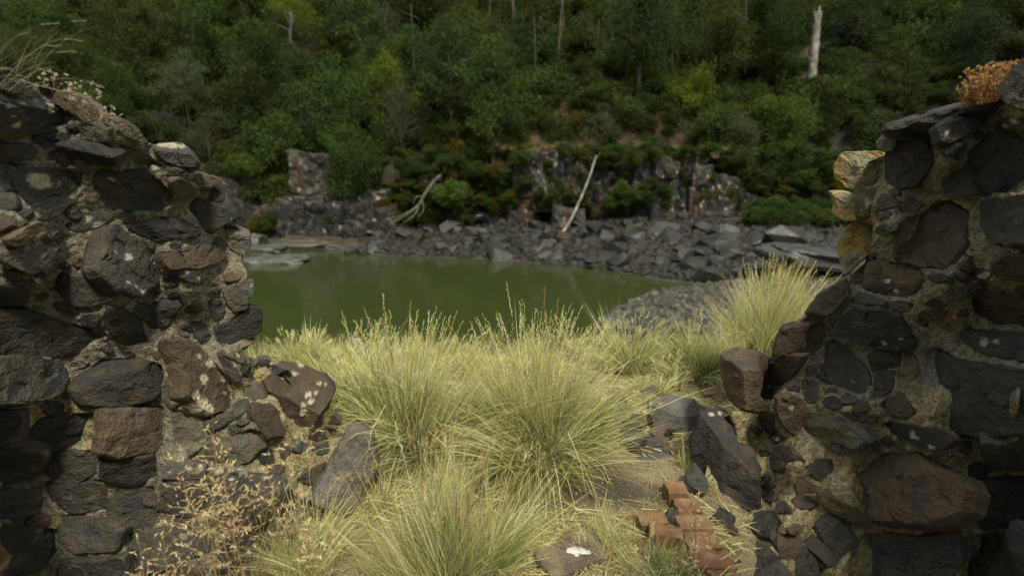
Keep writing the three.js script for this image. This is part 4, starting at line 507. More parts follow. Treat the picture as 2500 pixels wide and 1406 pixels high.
  { const r = rng(66); for (const [x, y] of [[1010, 90], [1310, 150], [1450, 170], [1530, 110], [1820, 80], [1190, 30], [1640, 200]]) { const Z = 23.5 + 2.5 * r(), l = 130 + 90 * r(), k = (r() - 0.5) * 26, g = groupOf('slim_trunk'), q = 0.03 + 0.025 * r(); mesh('trunk', limbGeo(L([[x, y + l * 0.6, Z], [x + k * 0.4, y, Z], [x + k, y - l * 0.6, Z]]), q, q * 0.7, 6, r() < 0.5 ? [0.17, 0.16, 0.13] : [0.10, 0.09, 0.07], x), barkMat, g); mesh('branch', limbGeo(L([[x + k * 0.5, y - l * 0.1, Z], [x + k * 0.5 + (r() - 0.5) * 50, y - l * 0.3, Z - 0.3], [x + k * 0.5 + (r() - 0.5) * 70, y - l * 0.5, Z - 0.4]]), q * 0.5, 0.008, 5, [0.2, 0.19, 0.16], x), barkMat, g); tag(g, 'slim pale trunk standing among the crowns of the far forest', 'tree trunk', 'slim trunks of the far forest'); } }
  trunk([[1710, 420, 20.5], [1700, 380, 21], [1706, 340, 21.4]], 0.05, 0.03, [0.22, 0.2, 0.16], 'small crooked stem on the cliff edge above the tallest column'); 
}

// ---------------------------------------------------------------- trees and bushes on the slope
function plantKind(seed, o) {                                             // one kind: trunk with limbs and a crown of separate leaves, about 2 m wide
  const r = rng(seed), woods = [], P = [], C = [], tips = [];
  const bend = (a, b, k) => { const m = a.clone().lerp(b, 0.5); m.x += (r() - 0.5) * k; m.z += (r() - 0.5) * k; m.y += 0.1 * k; return [a, m, b]; };
  const top = V((r() - 0.5) * 0.3, o.h * 0.72, (r() - 0.5) * 0.3); woods.push(limbGeo(bend(V(0, -0.3, 0), top, 0.25), o.tr, o.tr * 0.4, 6, o.bark, seed));
  for (let i = 0; i < o.limbs; i++) {
    const t = lerp(o.low, 1, (i + 0.5) / o.limbs), a = i * 2.4 + r(), s = V(top.x * t, o.h * 0.72 * t, top.z * t), R = o.w * (0.35 + 0.65 * r()) * Math.sin(Math.PI * lerp(0.25, 0.86, (t - o.low) / (1 - o.low + 1e-6)));
    const e = V(s.x + Math.cos(a) * R, s.y + o.rise * (0.4 + 0.6 * r()), s.z + Math.sin(a) * R); woods.push(limbGeo(bend(s, e, 0.3), o.tr * 0.38, 0.008, 5, o.bark, seed + i)); tips.push(e, e.clone().lerp(s, 0.35 + 0.2 * r()));
  }
  tips.push(V(top.x, o.h * 0.86, top.z));
  const per = Math.round(o.leaves / tips.length);
  for (const c of tips) {
    const cr = o.clump * (0.65 + 0.6 * r()), tone = 0.72 + 0.5 * r(), hue = (r() - 0.5) * 0.22, sub = []; for (let i = 0; i < 7; i++) { const u = V(r() - 0.5, (r() - 0.5) * o.flat, r() - 0.5).normalize().multiplyScalar(cr * (0.35 + 0.6 * r())); u.y *= o.flat; sub.push(u.add(c)); }
    for (let i = 0; i < per; i++) {
      const q = sub[r() * 7 | 0], g = () => (r() + r() + r() - 1.5) * 0.8, p = V(q.x + g() * cr * 0.62, q.y + g() * cr * 0.62 * o.flat, q.z + g() * cr * 0.62);
      const d = V(r() - 0.5, (r() - 0.5) * 0.9 + o.droop, r() - 0.5).normalize(), s = V(r() - 0.5, r() - 0.5, r() - 0.5).cross(d).normalize(), L = o.leaf * (0.6 + 0.8 * r()), W = L * o.slim;
      P.push(p.x - s.x * W, p.y - s.y * W, p.z - s.z * W, p.x + s.x * W, p.y + s.y * W, p.z + s.z * W, p.x + d.x * L, p.y + d.y * L, p.z + d.z * L);
      const k = tone * (0.7 + 0.6 * r()), cc = [k * (1 + hue), k, k * (1 - Math.abs(hue))]; C.push(...cc, ...cc, ...cc);
    }
  }
  return { wood: mergeGeometries(woods), crown: P.length ? geoOf(P, null, C) : null };
}
const barkA = [0.10, 0.085, 0.065], barkB = [0.2, 0.19, 0.165];
const KIND = {
  wattle: [1, 2, 3, 4].map((s) => plantKind(s * 31, { h: 2.1, w: 1.15, tr: 0.05, low: 0.2, limbs: 15, rise: 0.35, leaves: 12000, clump: 0.44, flat: 0.8, leaf: 0.075, slim: 0.26, droop: -0.1, bark: barkA })),
  plume: [5, 6, 7].map((s) => plantKind(s * 37, { h: 3.3, w: 1.0, tr: 0.05, low: 0.22, limbs: 15, rise: 0.45, leaves: 12500, clump: 0.46, flat: 0.9, leaf: 0.088, slim: 0.14, droop: 0.3, bark: barkA })),
  gum: [8, 9, 10].map((s) => plantKind(s * 41, { h: 4.2, w: 1.25, tr: 0.075, low: 0.34, limbs: 18, rise: 0.5, leaves: 11500, clump: 0.5, flat: 0.8, leaf: 0.10, slim: 0.15, droop: -0.45, bark: barkB })),
  scrub: [11, 12].map((s) => plantKind(s * 43, { h: 1.2, w: 0.9, tr: 0.035, low: 0.1, limbs: 14, rise: 0.3, leaves: 6500, clump: 0.34, flat: 0.8, leaf: 0.075, slim: 0.24, droop: 0.2, bark: barkA })),
  twiggy: [13, 14].map((s) => plantKind(s * 47, { h: 2.0, w: 0.9, tr: 0.035, low: 0.15, limbs: 26, rise: 0.6, leaves: 2600, clump: 0.36, flat: 1, leaf: 0.16, slim: 0.035, droop: 0.5, bark: barkB })),
};
const GREEN = {
  dark: [[0.042, 0.066, 0.022], 'dark green'], blue: [[0.040, 0.060, 0.030], 'bluish green'], olive: [[0.058, 0.076, 0.021], 'olive'], mid: [[0.054, 0.090, 0.023], 'mid green'], fresh: [[0.080, 0.130, 0.026], 'fresh green'], lime: [[0.110, 0.150, 0.024], 'yellow green'], sage: [[0.082, 0.106, 0.052], 'grey green'], dry: [[0.070, 0.068, 0.042], 'dead brown'], ash: [[0.10, 0.10, 0.088], 'ash grey'],
};
for (const k in GREEN) GREEN[k].push(leafMat(...GREEN[k][0]));
const KWORD = { wattle: ['bushy_tree', 'round bushy tree', 'tree'], plume: ['feathery_tree', 'feathery plumed tree', 'tree'], gum: ['gum_tree', 'slender open gum tree', 'tree'], scrub: ['scrub_bush', 'low dense scrub bush', 'bush'], twiggy: ['dead_bush', 'leafless twiggy bush', 'bush'] };
let plantSeed = 3000;
function plant(kind, green, foot, size, label, group) {
  const r = rng(plantSeed++), v = KIND[kind][r() * KIND[kind].length | 0], w = KWORD[kind], g = groupOf(w[0], foot);
  mesh('trunk', v.wood, barkMat, g); if (v.crown) mesh('crown', v.crown, GREEN[green][2], g);
  g.rotation.y = r() * 6.28; g.scale.set(size * (0.9 + 0.25 * r()), size * (0.9 + 0.3 * r()), size * (0.9 + 0.25 * r()));
  return tag(g, label, w[2], group);
}
const WIDE = { wattle: 2.9, plume: 2.6, gum: 3.1, scrub: 2.2, twiggy: 2.1 }, MIDY = { wattle: 1.15, plume: 1.8, gum: 2.7, scrub: 0.65, twiggy: 1.2 };
const taken = [];
// plants one can pick out: crown's middle pixel, width in pixels, kind, colour, distance, label
for (const [x, y, w, k, c, Z, label] of [
  [1108, 468, 120, 'scrub', 'fresh', 18.7, 'bright green bush on the rubble beside the fallen tree'], [850, 385, 190, 'plume', 'mid', 19.2, 'fine leaved green tree hanging over the dark cliff blocks'], [955, 240, 170, 'plume', 'lime', 23, 'yellow green feathery tree glowing in the dark middle slope'], [905, 165, 130, 'wattle', 'olive', 26, 'olive bushy tree just above the yellow green feathery one'], [1165, 265, 110, 'wattle', 'mid', 23.5, 'rounded green tree at the foot of the slim pole trunk'], [1340, 255, 190, 'wattle', 'mid', 23, 'broad green tree between the dead brush and the golden grass'],
  [1475, 310, 90, 'gum', 'sage', 21, 'pale grey green sapling right above the leaning pole'], [1520, 462, 60, 'scrub', 'fresh', 18.9, 'small fresh green bush rooted in the cliff face'], [1700, 245, 170, 'plume', 'lime', 22.5, 'yellow green tree above the tallest cliff column'], [1740, 310, 170, 'wattle', 'mid', 20.8, 'thick green tree leaning over the cliff edge'], [1790, 360, 130, 'plume', 'sage', 20.2, 'drooping grey green tree at the end of the pale columns'], [1860, 300, 150, 'wattle', 'fresh', 21.5, 'fresh green tree in the bushes below the white trunk'],
  [1930, 350, 160, 'plume', 'fresh', 20.6, 'soft bright green tree low on the slope by the yellow boulder'], [2010, 250, 150, 'wattle', 'sage', 23, 'grey green tree beside the foot of the white trunk'], [2060, 300, 170, 'plume', 'mid', 22, 'dense tree behind the top of the dark brown wall'], [1990, 430, 150, 'wattle', 'mid', 19.8, 'green bush hanging to the rubble by the wall end'], [1880, 440, 130, 'wattle', 'dark', 20.0, 'dark bush at the far end of the cliff columns'], [2110, 190, 100, 'twiggy', 'ash', 23.5, 'ash grey dead bush near the slanting dark trunk'], [2210, 190, 190, 'wattle', 'olive', 23, 'olive tree behind the highest stones of the dark wall'],
  [2130, 335, 150, 'wattle', 'dark', 20.8, 'dark tree right behind the long top stone of the dark wall'], [2090, 395, 120, 'scrub', 'mid', 20.2, 'low bush just behind the yellow boulder'], [2330, 170, 200, 'plume', 'dark', 23.5, 'dark feathery tree behind the rusty orange cushion'], [2180, 280, 150, 'plume', 'mid', 21.8, 'feathery tree above the long top stone of the dark wall'],
  [2260, 90, 240, 'plume', 'mid', 26, 'large green tree at the upper corner above the dark wall'], [1260, 230, 90, 'twiggy', 'ash', 23.8, 'grey dead brush with a leaning pale stick'], [720, 250, 120, 'wattle', 'mid', 23.5, 'green tree below the crooked grey trunk'], [590, 400, 90, 'scrub', 'fresh', 19.6, 'small bright bush just past the lichened wall'], [450, 190, 130, 'gum', 'sage', 22.5, 'thin grey green tree behind the sloping wall top'], [1640, 130, 150, 'plume', 'mid', 26.5, 'mid slope feathery tree near the tall curving trunk'], [1760, 120, 190, 'wattle', 'dark', 26, 'broad dark tree high on the slope by the white trunk'], [1420, 120, 140, 'plume', 'olive', 26.5, 'upright olive tree high in the middle of the slope'], [1500, 60, 150, 'gum', 'mid', 29, 'open gum tree at the top of the slope'],
]) { const p = atZ(x, y, Z), s = w / FOC * Z / WIDE[k] * 1.05; p.y -= MIDY[k] * s; taken.push([p.x, Z, s]); plant(k, c, p, s, label); }
{ // the rest of the forest, on a jittered grid over the slope
  const r = rng(4242);
  for (let Z = 21, row = 0; Z < 46; Z += 1.75 + (Z - 21) * 0.05, row++) {
    const half = Z * 1.06 + 1, dx = 1.85 + (Z - 21) * 0.07;
    for (let x = -half + (row % 2) * dx / 2; x < half; x += dx) {
      const X = x + (r() - 0.5) * dx * 0.8, ZZ = Z + (r() - 0.5) * 1.5; if (ZZ < cliffZ(X) + 0.5) continue;
      const px = 1250 + X / ZZ * FOC / cP; if (taken.some(([a, b, s]) => Math.hypot(a - X, b - ZZ) < 0.75 * s)) continue;
      const dry = Math.exp(-(((px - 1520) / 190) ** 2)) * smooth(27, 22.5, ZZ), lush = 0.42 + 0.75 * noise(X * 0.13, ZZ * 0.13, 3); if (r() < dry * 0.85 || (Math.abs(px - 1992) < 60 && ZZ < 25) || (Math.abs(px - 870) < 40 && ZZ < 28 && ZZ > 24)) continue;
      const q = r(), far = smooth(25, 40, ZZ);
      const kind = q < 0.20 ? 'wattle' : q < 0.56 ? 'plume' : q < 0.82 + far * 0.08 ? 'gum' : q < 0.95 ? 'scrub' : 'twiggy';
      const t = lush + (r() - 0.5) * 0.9; let c = t < -0.05 ? (r() < 0.5 ? 'blue' : 'dark') : t < 0.35 ? (r() < 0.6 ? 'dark' : 'olive') : t < 0.75 ? (r() < 0.6 ? 'mid' : 'olive') : t < 1.1 ? (r() < 0.7 ? 'mid' : 'sage') : (r() < 0.7 ? 'fresh' : 'lime');
      if (kind === 'twiggy') c = r() < 0.5 ? 'ash' : 'dry';
      const s = (kind === 'scrub' ? 1.0 : 1.05) * (0.8 + 0.5 * r()) * (1 + far * 0.6), where = ZZ < 24.5 ? 'near the cliff edge' : ZZ < 31 ? 'halfway up the slope' : 'high on the slope', side = px < 850 ? 'behind the lichened wall' : px < 1650 ? 'above the middle of the pool' : 'behind the dark brown wall';
      plant(kind, c, V(X, H(X, ZZ) - 0.1, -ZZ), s, GREEN[c][1] + ' ' + KWORD[kind][1] + ' ' + where + ' ' + side, 'forest: ' + GREEN[c][1] + ' ' + kind + ' ' + where + ' ' + side);
    }
  }
}

// ---------------------------------------------------------------- grasses
const STRAW = [[0.57, 0.555, 0.23], [0.63, 0.62, 0.31], [0.46, 0.455, 0.16], [0.72, 0.71, 0.44], [0.50, 0.54, 0.18]], OLIVE = [[0.24, 0.28, 0.07], [0.17, 0.22, 0.055], [0.32, 0.35, 0.10], [0.12, 0.17, 0.05]], BLUE = [[0.17, 0.23, 0.12], [0.14, 0.19, 0.10], [0.22, 0.27, 0.13]], RUST = [[0.40, 0.26, 0.11], [0.33, 0.21, 0.09], [0.45, 0.32, 0.15]], RUSH = [[0.10, 0.12, 0.045], [0.14, 0.15, 0.055], [0.22, 0.19, 0.08]];
class Blades {
  constructor(seed) { this.P = []; this.C = []; this.I = []; this.r = rng(seed); }
  // ribbon from p along direction d, bending down under its own weight and with the wind
  blade(p, d, L, w, c, sag, n = 4, wind = 0, tip = 0) {
    const r = this.r, q = p.clone(), dir = d.clone(), side = V(r() - 0.5, (r() - 0.5) * 0.4, r() - 0.5).cross(d).normalize(), st = L / n, b = this.P.length / 3; let out = null;
    for (let i = 0; i <= n; i++) {
      const W = w * (i === n ? tip : 1 - 0.7 * (i / n) ** 1.5) / 2;
      if (i === n && !tip) { this.P.push(q.x, q.y, q.z); this.C.push(...c); } else { this.P.push(q.x - side.x * W, q.y - side.y * W, q.z - side.z * W, q.x + side.x * W, q.y + side.y * W, q.z + side.z * W); this.C.push(...c, ...c); }
      if (i < n) { const a = b + 2 * i; if (i === n - 1 && !tip) this.I.push(a, a + 1, a + 2); else this.I.push(a, a + 1, a + 2, a + 1, a + 3, a + 2); q.addScaledVector(dir, st); dir.y -= sag * (i + 1) / n; dir.x += wind * (i + 1) / n; dir.normalize(); }
      out = [q.clone(), dir.clone()];
    }
    return out;
  }
  seed(p, d, L, w, c) { // lozenge, two crossed faces
    const s = V(this.r() - 0.5, this.r() - 0.5, this.r() - 0.5).cross(d).normalize(), t = V().crossVectors(s, d);
    for (const e of [s, t]) { const b = this.P.length / 3, m = p.clone().addScaledVector(d, L * 0.4), z = p.clone().addScaledVector(d, L); for (const v of [p, m.clone().addScaledVector(e, w / 2), z, m.clone().addScaledVector(e, -w / 2)]) { this.P.push(v.x, v.y, v.z); this.C.push(...c); } this.I.push(b, b + 1, b + 2, b, b + 2, b + 3); }
  }
  geo() { return geoOf(this.P, this.I, this.C); }
}
const pick = (r, A, k = 0.25) => { const a = A[r() * A.length | 0], g = 1 - k / 2 + k * r(); return a.map((x) => x * g); };
function lean(r, max, az0 = 0, az = 6.283) { const a = az0 + (r() - 0.5) * az, t = max * Math.pow(r(), 0.62); return V(Math.cos(a) * Math.sin(t), Math.cos(t), Math.sin(a) * Math.sin(t)); }
function tussock(foot, o, label, group) {
  const g = groupOf('grass_tussock', foot), A = new Blades(o.seed), r = A.r, base = (k) => { const a = r() * 6.283, q = o.r0 * Math.sqrt(r()) * k; return V(Math.cos(a) * q, -0.03, Math.sin(a) * q); };
  const locks = []; for (let i = 0, m = Math.max(14, o.n / 38 | 0); i < m; i++) { const d = lean(r, o.spread * 1.08); locks.push({ p: base(1), d, L: 0.42 + 0.35 * r() + 0.42 * r() ** 2, s: 0.25 + 1.6 * r() ** 1.5, g: clamp(o.green + (r() - 0.5) * 0.9), w: (r() - 0.4) * 0.10 }); }
  for (let i = 0; i < o.n; i++) { const k = locks[r() * locks.length | 0], j = i % 4 ? 0.09 : 0.3, p = k.p.clone().add(V((r() - 0.5) * 0.06, 0, (r() - 0.5) * 0.06)), d = k.d.clone().add(V((r() - 0.5) * j * 2, (r() - 0.5) * j, (r() - 0.5) * j * 2)); d.addScaledVector(V(p.x, 0, p.z), 0.3 / o.r0).normalize(); const gr = r() < k.g; A.blade(p, d, o.L * k.L * (0.6 + 0.55 * r()) * (gr ? 0.86 : 1.14), o.w ?? 0.0046, pick(r, gr ? o.pal ?? OLIVE : STRAW, 0.4), (o.sag ?? 0.34) * k.s * (0.8 + 0.4 * r()) + (r() < 0.13 ? 0.5 + 1.1 * r() : 0), 5, (o.wind ?? 0.04) + k.w); }
  mesh('leaf_blades', A.geo(), grassMat, g).userData.kind = 'stuff';
  if (o.dead) { const D = new Blades(o.seed + 5), q = D.r; for (let i = 0; i < o.dead; i++) { const p = base(1.2), a = q() * 6.283, t = 0.9 + 0.7 * q(); D.blade(p, V(Math.cos(a) * Math.sin(t), Math.cos(t) + 0.1, Math.sin(a) * Math.sin(t)).normalize(), o.L * (0.3 + 0.45 * q()), 0.0035, pick(q, q() < 0.6 ? RUST : STRAW, 0.5), 0.5 * q(), 4); } mesh('dead_skirt', D.geo(), grassMat, g).userData.kind = 'stuff'; }
  if (o.stalks) {
    const S = new Blades(o.seed + 9), q = S.r;
    for (let i = 0; i < o.stalks; i++) {
      const c = pick(q, q() < (o.rust ?? 0.1) ? RUST : STRAW, 0.3), d = lean(q, o.spread * 0.62), L = o.L * (0.55 + 0.42 * q() + 0.14 * q() ** 5) * (o.tall ?? 1); const e = S.blade(base(0.7), d, L, 0.003, c, (o.sag ?? 0.34) * 0.42 * (0.3 + q()), 5, o.wind ?? 0.04, 0.3);
      const m = 9 + (q() * 6 | 0), HL = L * (0.17 + 0.08 * q()), hd = e[1].clone(); S.blade(e[0], hd, HL, 0.0022, c, 0.15, 3, 0.03, 0.2);
      for (let k = 0; k < m; k++) { const t = k / m, s = e[0].clone().addScaledVector(hd, HL * t); s.y -= 0.05 * HL * t * t; const sd = V(q() - 0.5, q() - 0.3, q() - 0.5).normalize().multiplyScalar(0.6).add(hd).normalize(); s.addScaledVector(sd, 0.016 * (1 - t) * q()); S.seed(s, sd, 0.013 + 0.012 * q(), 0.0036, c.map((x) => Math.min(0.75, x * 1.15))); }
    }
    mesh('seed_stalks', S.geo(), grassMat, g).userData.kind = 'stuff';
  }
  return tag(g, label, 'grass', group);
}
const F = (px, py) => hit(px, py);
for (const [x, y, o, label] of [
  [1325, 1120, { n: 4200, L: 0.76, r0: 0.15, spread: 0.78, green: 0.54, stalks: 380, dead: 900, sag: 0.30}, 'largest pale tussock at the middle, its seed heads reaching over the water'],
  [1015, 1095, { n: 3600, L: 0.72, r0: 0.15, spread: 0.84, green: 0.66, stalks: 230, dead: 800, sag: 0.34}, 'big tussock beside the largest one, nearer the lichened boulder'],
  [1705, 918, { n: 2600, L: 0.52, r0: 0.12, spread: 0.8, green: 0.78, stalks: 40, dead: 700, sag: 0.34 }, 'rounded green fountain tussock by the dark wall boulder'],
  [1880, 885, { n: 4200, L: 0.74, r0: 0.15, spread: 0.62, green: 0.3, stalks: 420, dead: 150, sag: 0.22, rust: 0.2, tall: 1.05 }, 'upright golden tussock full of seed heads against the dark wall'],
  [1545, 905, { n: 2000, L: 0.46, r0: 0.12, spread: 0.9, green: 0.5, stalks: 90, dead: 200, sag: 0.34 }, 'straw tussock between the largest one and the green fountain'],
  [885, 1010, { n: 2600, L: 0.6, r0: 0.15, spread: 1.05, green: 0.55, stalks: 90, dead: 700, sag: 0.45 }, 'flopping tussock tumbling over behind the lichened boulder'],
  [745, 905, { n: 2200, L: 0.34, r0: 0.14, spread: 0.85, green: 0.3, stalks: 120, dead: 200, sag: 0.35 }, 'short straw tussock at the broken end of the lichened wall'],
  [1110, 1440, { n: 2300, L: 0.64, r0: 0.16, spread: 0.66, green: 0.62, stalks: 40, dead: 350, sag: 0.09, w: 0.0028, rust: 0.6 }, 'nearest tussock of fine upright blades at the bottom edge'],
  [1610, 1418, { n: 900, L: 0.21, r0: 0.11, spread: 0.8, green: 0.8, pal: BLUE.concat(OLIVE), stalks: 16, sag: 0.14, w: 0.0026 }, 'low bluish green tuft in front of the bricks'],
  [1475, 1330, { n: 1500, L: 0.20, r0: 0.11, spread: 1.0, green: 0.1, stalks: 0, sag: 0.25, w: 0.0024 }, 'small dry tuft behind the white splashed rock'],
  [1685, 1140, { n: 500, L: 0.19, r0: 0.035, spread: 0.45, green: 0.65, stalks: 0, sag: 0.12, w: 0.0026 }, 'tiny green tuft tucked against the big brown wall boulder'],
  [1200, 1085, { n: 2400, L: 0.50, r0: 0.14, spread: 1.05, green: 0.9, pal: BLUE, stalks: 10, dead: 100, sag: 0.45 }, 'blue green low clump between the two big tussocks'],
  [1560, 1050, { n: 500, L: 0.24, r0: 0.09, spread: 1.0, green: 0.9, pal: BLUE, stalks: 8, dead: 120, sag: 0.4 }, 'blue green wisp on the stony side of the largest tussock'],
  [1085, 1165, { n: 300, L: 0.24, r0: 0.14, spread: 0.8, green: 0.35, stalks: 60, dead: 60, sag: 0.3, rust: 0.3 }, 'dry stalky clump in front of the big tussock'],
  [1290, 1200, { n: 200, L: 0.26, r0: 0.14, spread: 0.8, green: 0.25, stalks: 50, dead: 60, sag: 0.25, rust: 0.35 }, 'dry stalky clump in front of the largest tussock'],
  [900, 1240, { n: 250, L: 0.24, r0: 0.10, spread: 0.7, green: 0.3, stalks: 16, dead: 30, sag: 0.2, rust: 0.4 }, 'thin stalks standing before the grey leaning boulder'],
  [720, 1380, { n: 700, L: 0.42, r0: 0.16, spread: 0.85, green: 0.2, stalks: 20, dead: 120, sag: 0.22, rust: 0.7, w: 0.0026 }, 'wispy brownish grass sprawling at the foot of the lichened wall'],
  [1150, 905, { n: 1100, L: 0.24, r0: 0.16, spread: 1.0, green: 0.35, stalks: 50, sag: 0.34 }, 'straw tussock half hidden behind the two big ones'],
  [1420, 880, { n: 1100, L: 0.24, r0: 0.16, spread: 1.0, green: 0.35, stalks: 50, sag: 0.3 }, 'straw tussock peering over the largest one at the bank edge'],
  [900, 880, { n: 1100, L: 0.24, r0: 0.16, spread: 1.0, green: 0.35, stalks: 50, sag: 0.34 }, 'straw tussock on the bank edge above the flopping one'],
  [1790, 890, { n: 1800, L: 0.34, r0: 0.14, spread: 0.8, green: 0.3, stalks: 60, sag: 0.3 }, 'small straw tussock squeezed between green fountain and golden tussock'],
  [1610, 955, { n: 700, L: 0.28, r0: 0.12, spread: 1.1, green: 0.4, stalks: 20, dead: 120, sag: 0.4 }, 'flattened tussock below the green fountain'],
  [1020, 890, { n: 1100, L: 0.24, r0: 0.16, spread: 1.0, green: 0.35, stalks: 50, sag: 0.3 }, 'straw tussock on the bank edge above the big one'],
]) tussock(F(x, y), { seed: x * 3 + y, ...o }, label);
// tall dry grass with open panicles in front of the lichened wall
function panicleGrass(name, foots, o, label) {
  const g = groupOf(name, foots[0].clone()), S = new Blades(o.seed), q = S.r, H2 = new Blades(o.seed + 3), o0 = foots[0];
  foots.forEach((f, i) => {
    const c = pick(q, o.pal ?? [[0.46, 0.35, 0.17], [0.40, 0.29, 0.13], [0.52, 0.42, 0.24]], 0.25), d = V((q() - 0.35) * o.tilt, 1, (q() - 0.5) * 0.4).normalize(), L = o.L * (0.7 + 0.55 * q());
    const e = S.blade(f.clone().sub(o0), d, L * 0.55, 0.0036, c, 0.05, 4, o.wind, 0.8); const hd = e[1].clone(), HL = L * 0.45, n = 9 + (q() * 5 | 0); S.blade(e[0], hd, HL, 0.0022, c, o.nod ?? 0.12, 4, o.wind, 0.3);
    for (let k = 0; k < n; k++) {
      const t = k / n, s = e[0].clone().addScaledVector(hd, HL * t); s.y -= 0.06 * HL * t * t; const a = k * 2.4 + q(), up = 0.5 + 0.5 * q(), bd = V(Math.cos(a), up - 0.25, Math.sin(a)).normalize(), bl = (0.02 + 0.075 * (1 - t)) * (0.6 + 0.6 * q()) * (o.open ?? 1), b = S.blade(s, bd, bl, 0.0024, c, 0.18, 3, 0, 0.6), m = 2 + ((1 - t) * 4 * q() | 0);
      for (let j = 0; j < m; j++) { const sp = s.clone().lerp(b[0], 0.35 + 0.65 * (j + q()) / m), sd = bd.clone().multiplyScalar(0.6).add(V(q() - 0.5, q() - 0.45, q() - 0.5)).normalize(); H2.seed(sp, sd, 0.014 + 0.011 * q(), 0.0058, pick(q, [[0.68, 0.56, 0.30], [0.72, 0.63, 0.38], [0.56, 0.43, 0.20]], 0.3)); }
    }
    for (let k = 0; k < (o.leafs ?? 2); k++) S.blade(f.clone().sub(o0).add(V((q() - 0.5) * 0.05, 0, (q() - 0.5) * 0.05)), lean(q, 0.6), L * (0.3 + 0.3 * q()), 0.003, pick(q, STRAW.slice(0, 3), 0.3), 0.2, 4, o.wind);
  });
  mesh('stems', S.geo(), grassMat, g).userData.kind = 'stuff'; mesh('seed_heads', H2.geo(), grassMat, g).userData.kind = 'stuff'; return tag(g, label, 'grass');
}
{
  const spots = (x0, x1, n, seed, Z0, Z1) => { const r = rng(seed), a = []; for (let i = 0; i < n; i++) { const Z = lerp(Z0, Z1, r()), p = atZ(lerp(x0, x1, r()), 1400, Z); a.push(V(p.x, H(p.x, Z) - 0.01, -Z)); } return a; };
  panicleGrass('dry_grass_stalks', spots(470, 640, 20, 3, 1.5, 1.66), { seed: 51, L: 0.72, tilt: 0.5, wind: 0.06 }, 'tall dry grass with open seed heads, nearest the lichened boulder');
  panicleGrass('dry_grass_stalks', spots(320, 450, 13, 5, 1.42, 1.58), { seed: 52, L: 0.62, tilt: 0.3, wind: 0.03 }, 'tall dry grass with drooping seed heads in the shade of the lichened wall');
  panicleGrass('dry_grass_stalks', spots(60, 160, 8, 7, 1.40, 1.5), { seed: 53, L: 0.50, tilt: 0.2, wind: 0.08, nod: 0.3 }, 'sparse nodding dry grass at the bottom corner by the wall');
  panicleGrass('dry_grass_stalks', spots(630, 760, 9, 9, 1.55, 1.75), { seed: 54, L: 0.40, tilt: 0.6, wind: 0.08, leafs: 9, open: 0.5 }, 'leaning bleached stalks at the foot of the mortar slope');
  panicleGrass('dry_grass_stalks', spots(1660, 1720, 4, 11, 1.6, 1.9), { seed: 55, L: 0.30, tilt: 0.5, wind: 0.05, leafs: 5, open: 0.35 }, 'few thin seeding stalks over the bricks');
}
{ // plants on the wall tops
  const g = groupOf('wall_grass', LW(-20, 205)), S = new Blades(61), q = S.r, Hd = new Blades(62);
  for (let i = 0; i < 26; i++) { const d = V(0.25 + 0.9 * q(), 0.35 + 0.75 * q(), (q() - 0.5) * 0.5).normalize(), c = pick(q, [[0.20, 0.19, 0.10], [0.24, 0.22, 0.13], [0.14, 0.15, 0.07]], 0.3), e = S.blade(V((q() - 0.5) * 0.1, -0.02, (q() - 0.5) * 0.1), d, 0.16 + 0.2 * q(), 0.0026, c, 0.16 + 0.12 * q(), 6, 0.05, 0.3); if (i % 3 === 0) for (let k = 0; k < 12; k++) Hd.seed(e[0].clone().addScaledVector(e[1], k * 0.0045), e[1].clone().add(V((q() - 0.5) * 0.5, (q() - 0.3) * 0.5, (q() - 0.5) * 0.5)).normalize(), 0.012, 0.0036, pick(q, [[0.36, 0.33, 0.2], [0.42, 0.4, 0.26]], 0.2)); }
  mesh('stems', S.geo(), grassMat, g).userData.kind = 'stuff'; mesh('seed_heads', Hd.geo(), grassMat, g).userData.kind = 'stuff'; tag(g, 'arching grass with pale seed heads on the top of the lichened wall', 'grass');
}
function headedPlant(foot, n, seed, o, label) {
  const g = groupOf('small_flowering_plant', foot), S = new Blades(seed), q = S.r, Hd = new Blades(seed + 1);
  for (let i = 0; i < n; i++) { const p = V((q() - 0.5) * o.w, -0.02 + (q() - 0.5) * o.slope * 0, (q() - 0.5) * 0.08); p.y += -o.slope * p.x; const d = V((q() - 0.5) * 1.1 + o.tilt, 1, (q() - 0.5) * 0.9).normalize(), e = S.blade(p, d, o.L * (0.35 + 0.75 * q()), 0.0018, pick(q, o.stem, 0.3), 0.05, 3, 0, 0.6); const c = pick(q, o.head, 0.35); for (let k = 0; k < 5; k++) { const a = V(q() - 0.5, q() - 0.2, q() - 0.5).normalize(); Hd.seed(e[0].clone().addScaledVector(a, 0.001), a, 0.005 + 0.003 * q(), 0.005, c); } if (o.leafy) for (let k = 0; k < 5; k++) S.blade(p.clone().addScaledVector(d, o.L * 0.6 * q()), lean(q, 1.2), 0.012 + 0.015 * q(), 0.004, pick(q, o.leaf, 0.4), 0.2, 2); }
  mesh('stems', S.geo(), grassMat, g).userData.kind = 'stuff'; mesh('flower_heads', Hd.geo(), grassMat, g).userData.kind = 'stuff'; return tag(g, label, 'plant');
}
const PALE = [[0.6, 0.56, 0.38], [0.66, 0.62, 0.48], [0.5, 0.46, 0.28]];
headedPlant(LW(175, 236), 46, 71, { w: 0.17, slope: 0.35, tilt: 0.25, L: 0.085, stem: [[0.16, 0.15, 0.08], [0.22, 0.13, 0.08]], head: PALE }, 'little pale headed weeds on the sloping top of the lichened wall');
headedPlant(LW(262, 288), 14, 73, { w: 0.05, slope: 0.4, tilt: 0.45, L: 0.06, stem: [[0.4, 0.37, 0.24]], head: PALE }, 'small sprig of pale weeds near the rust stained top stone');
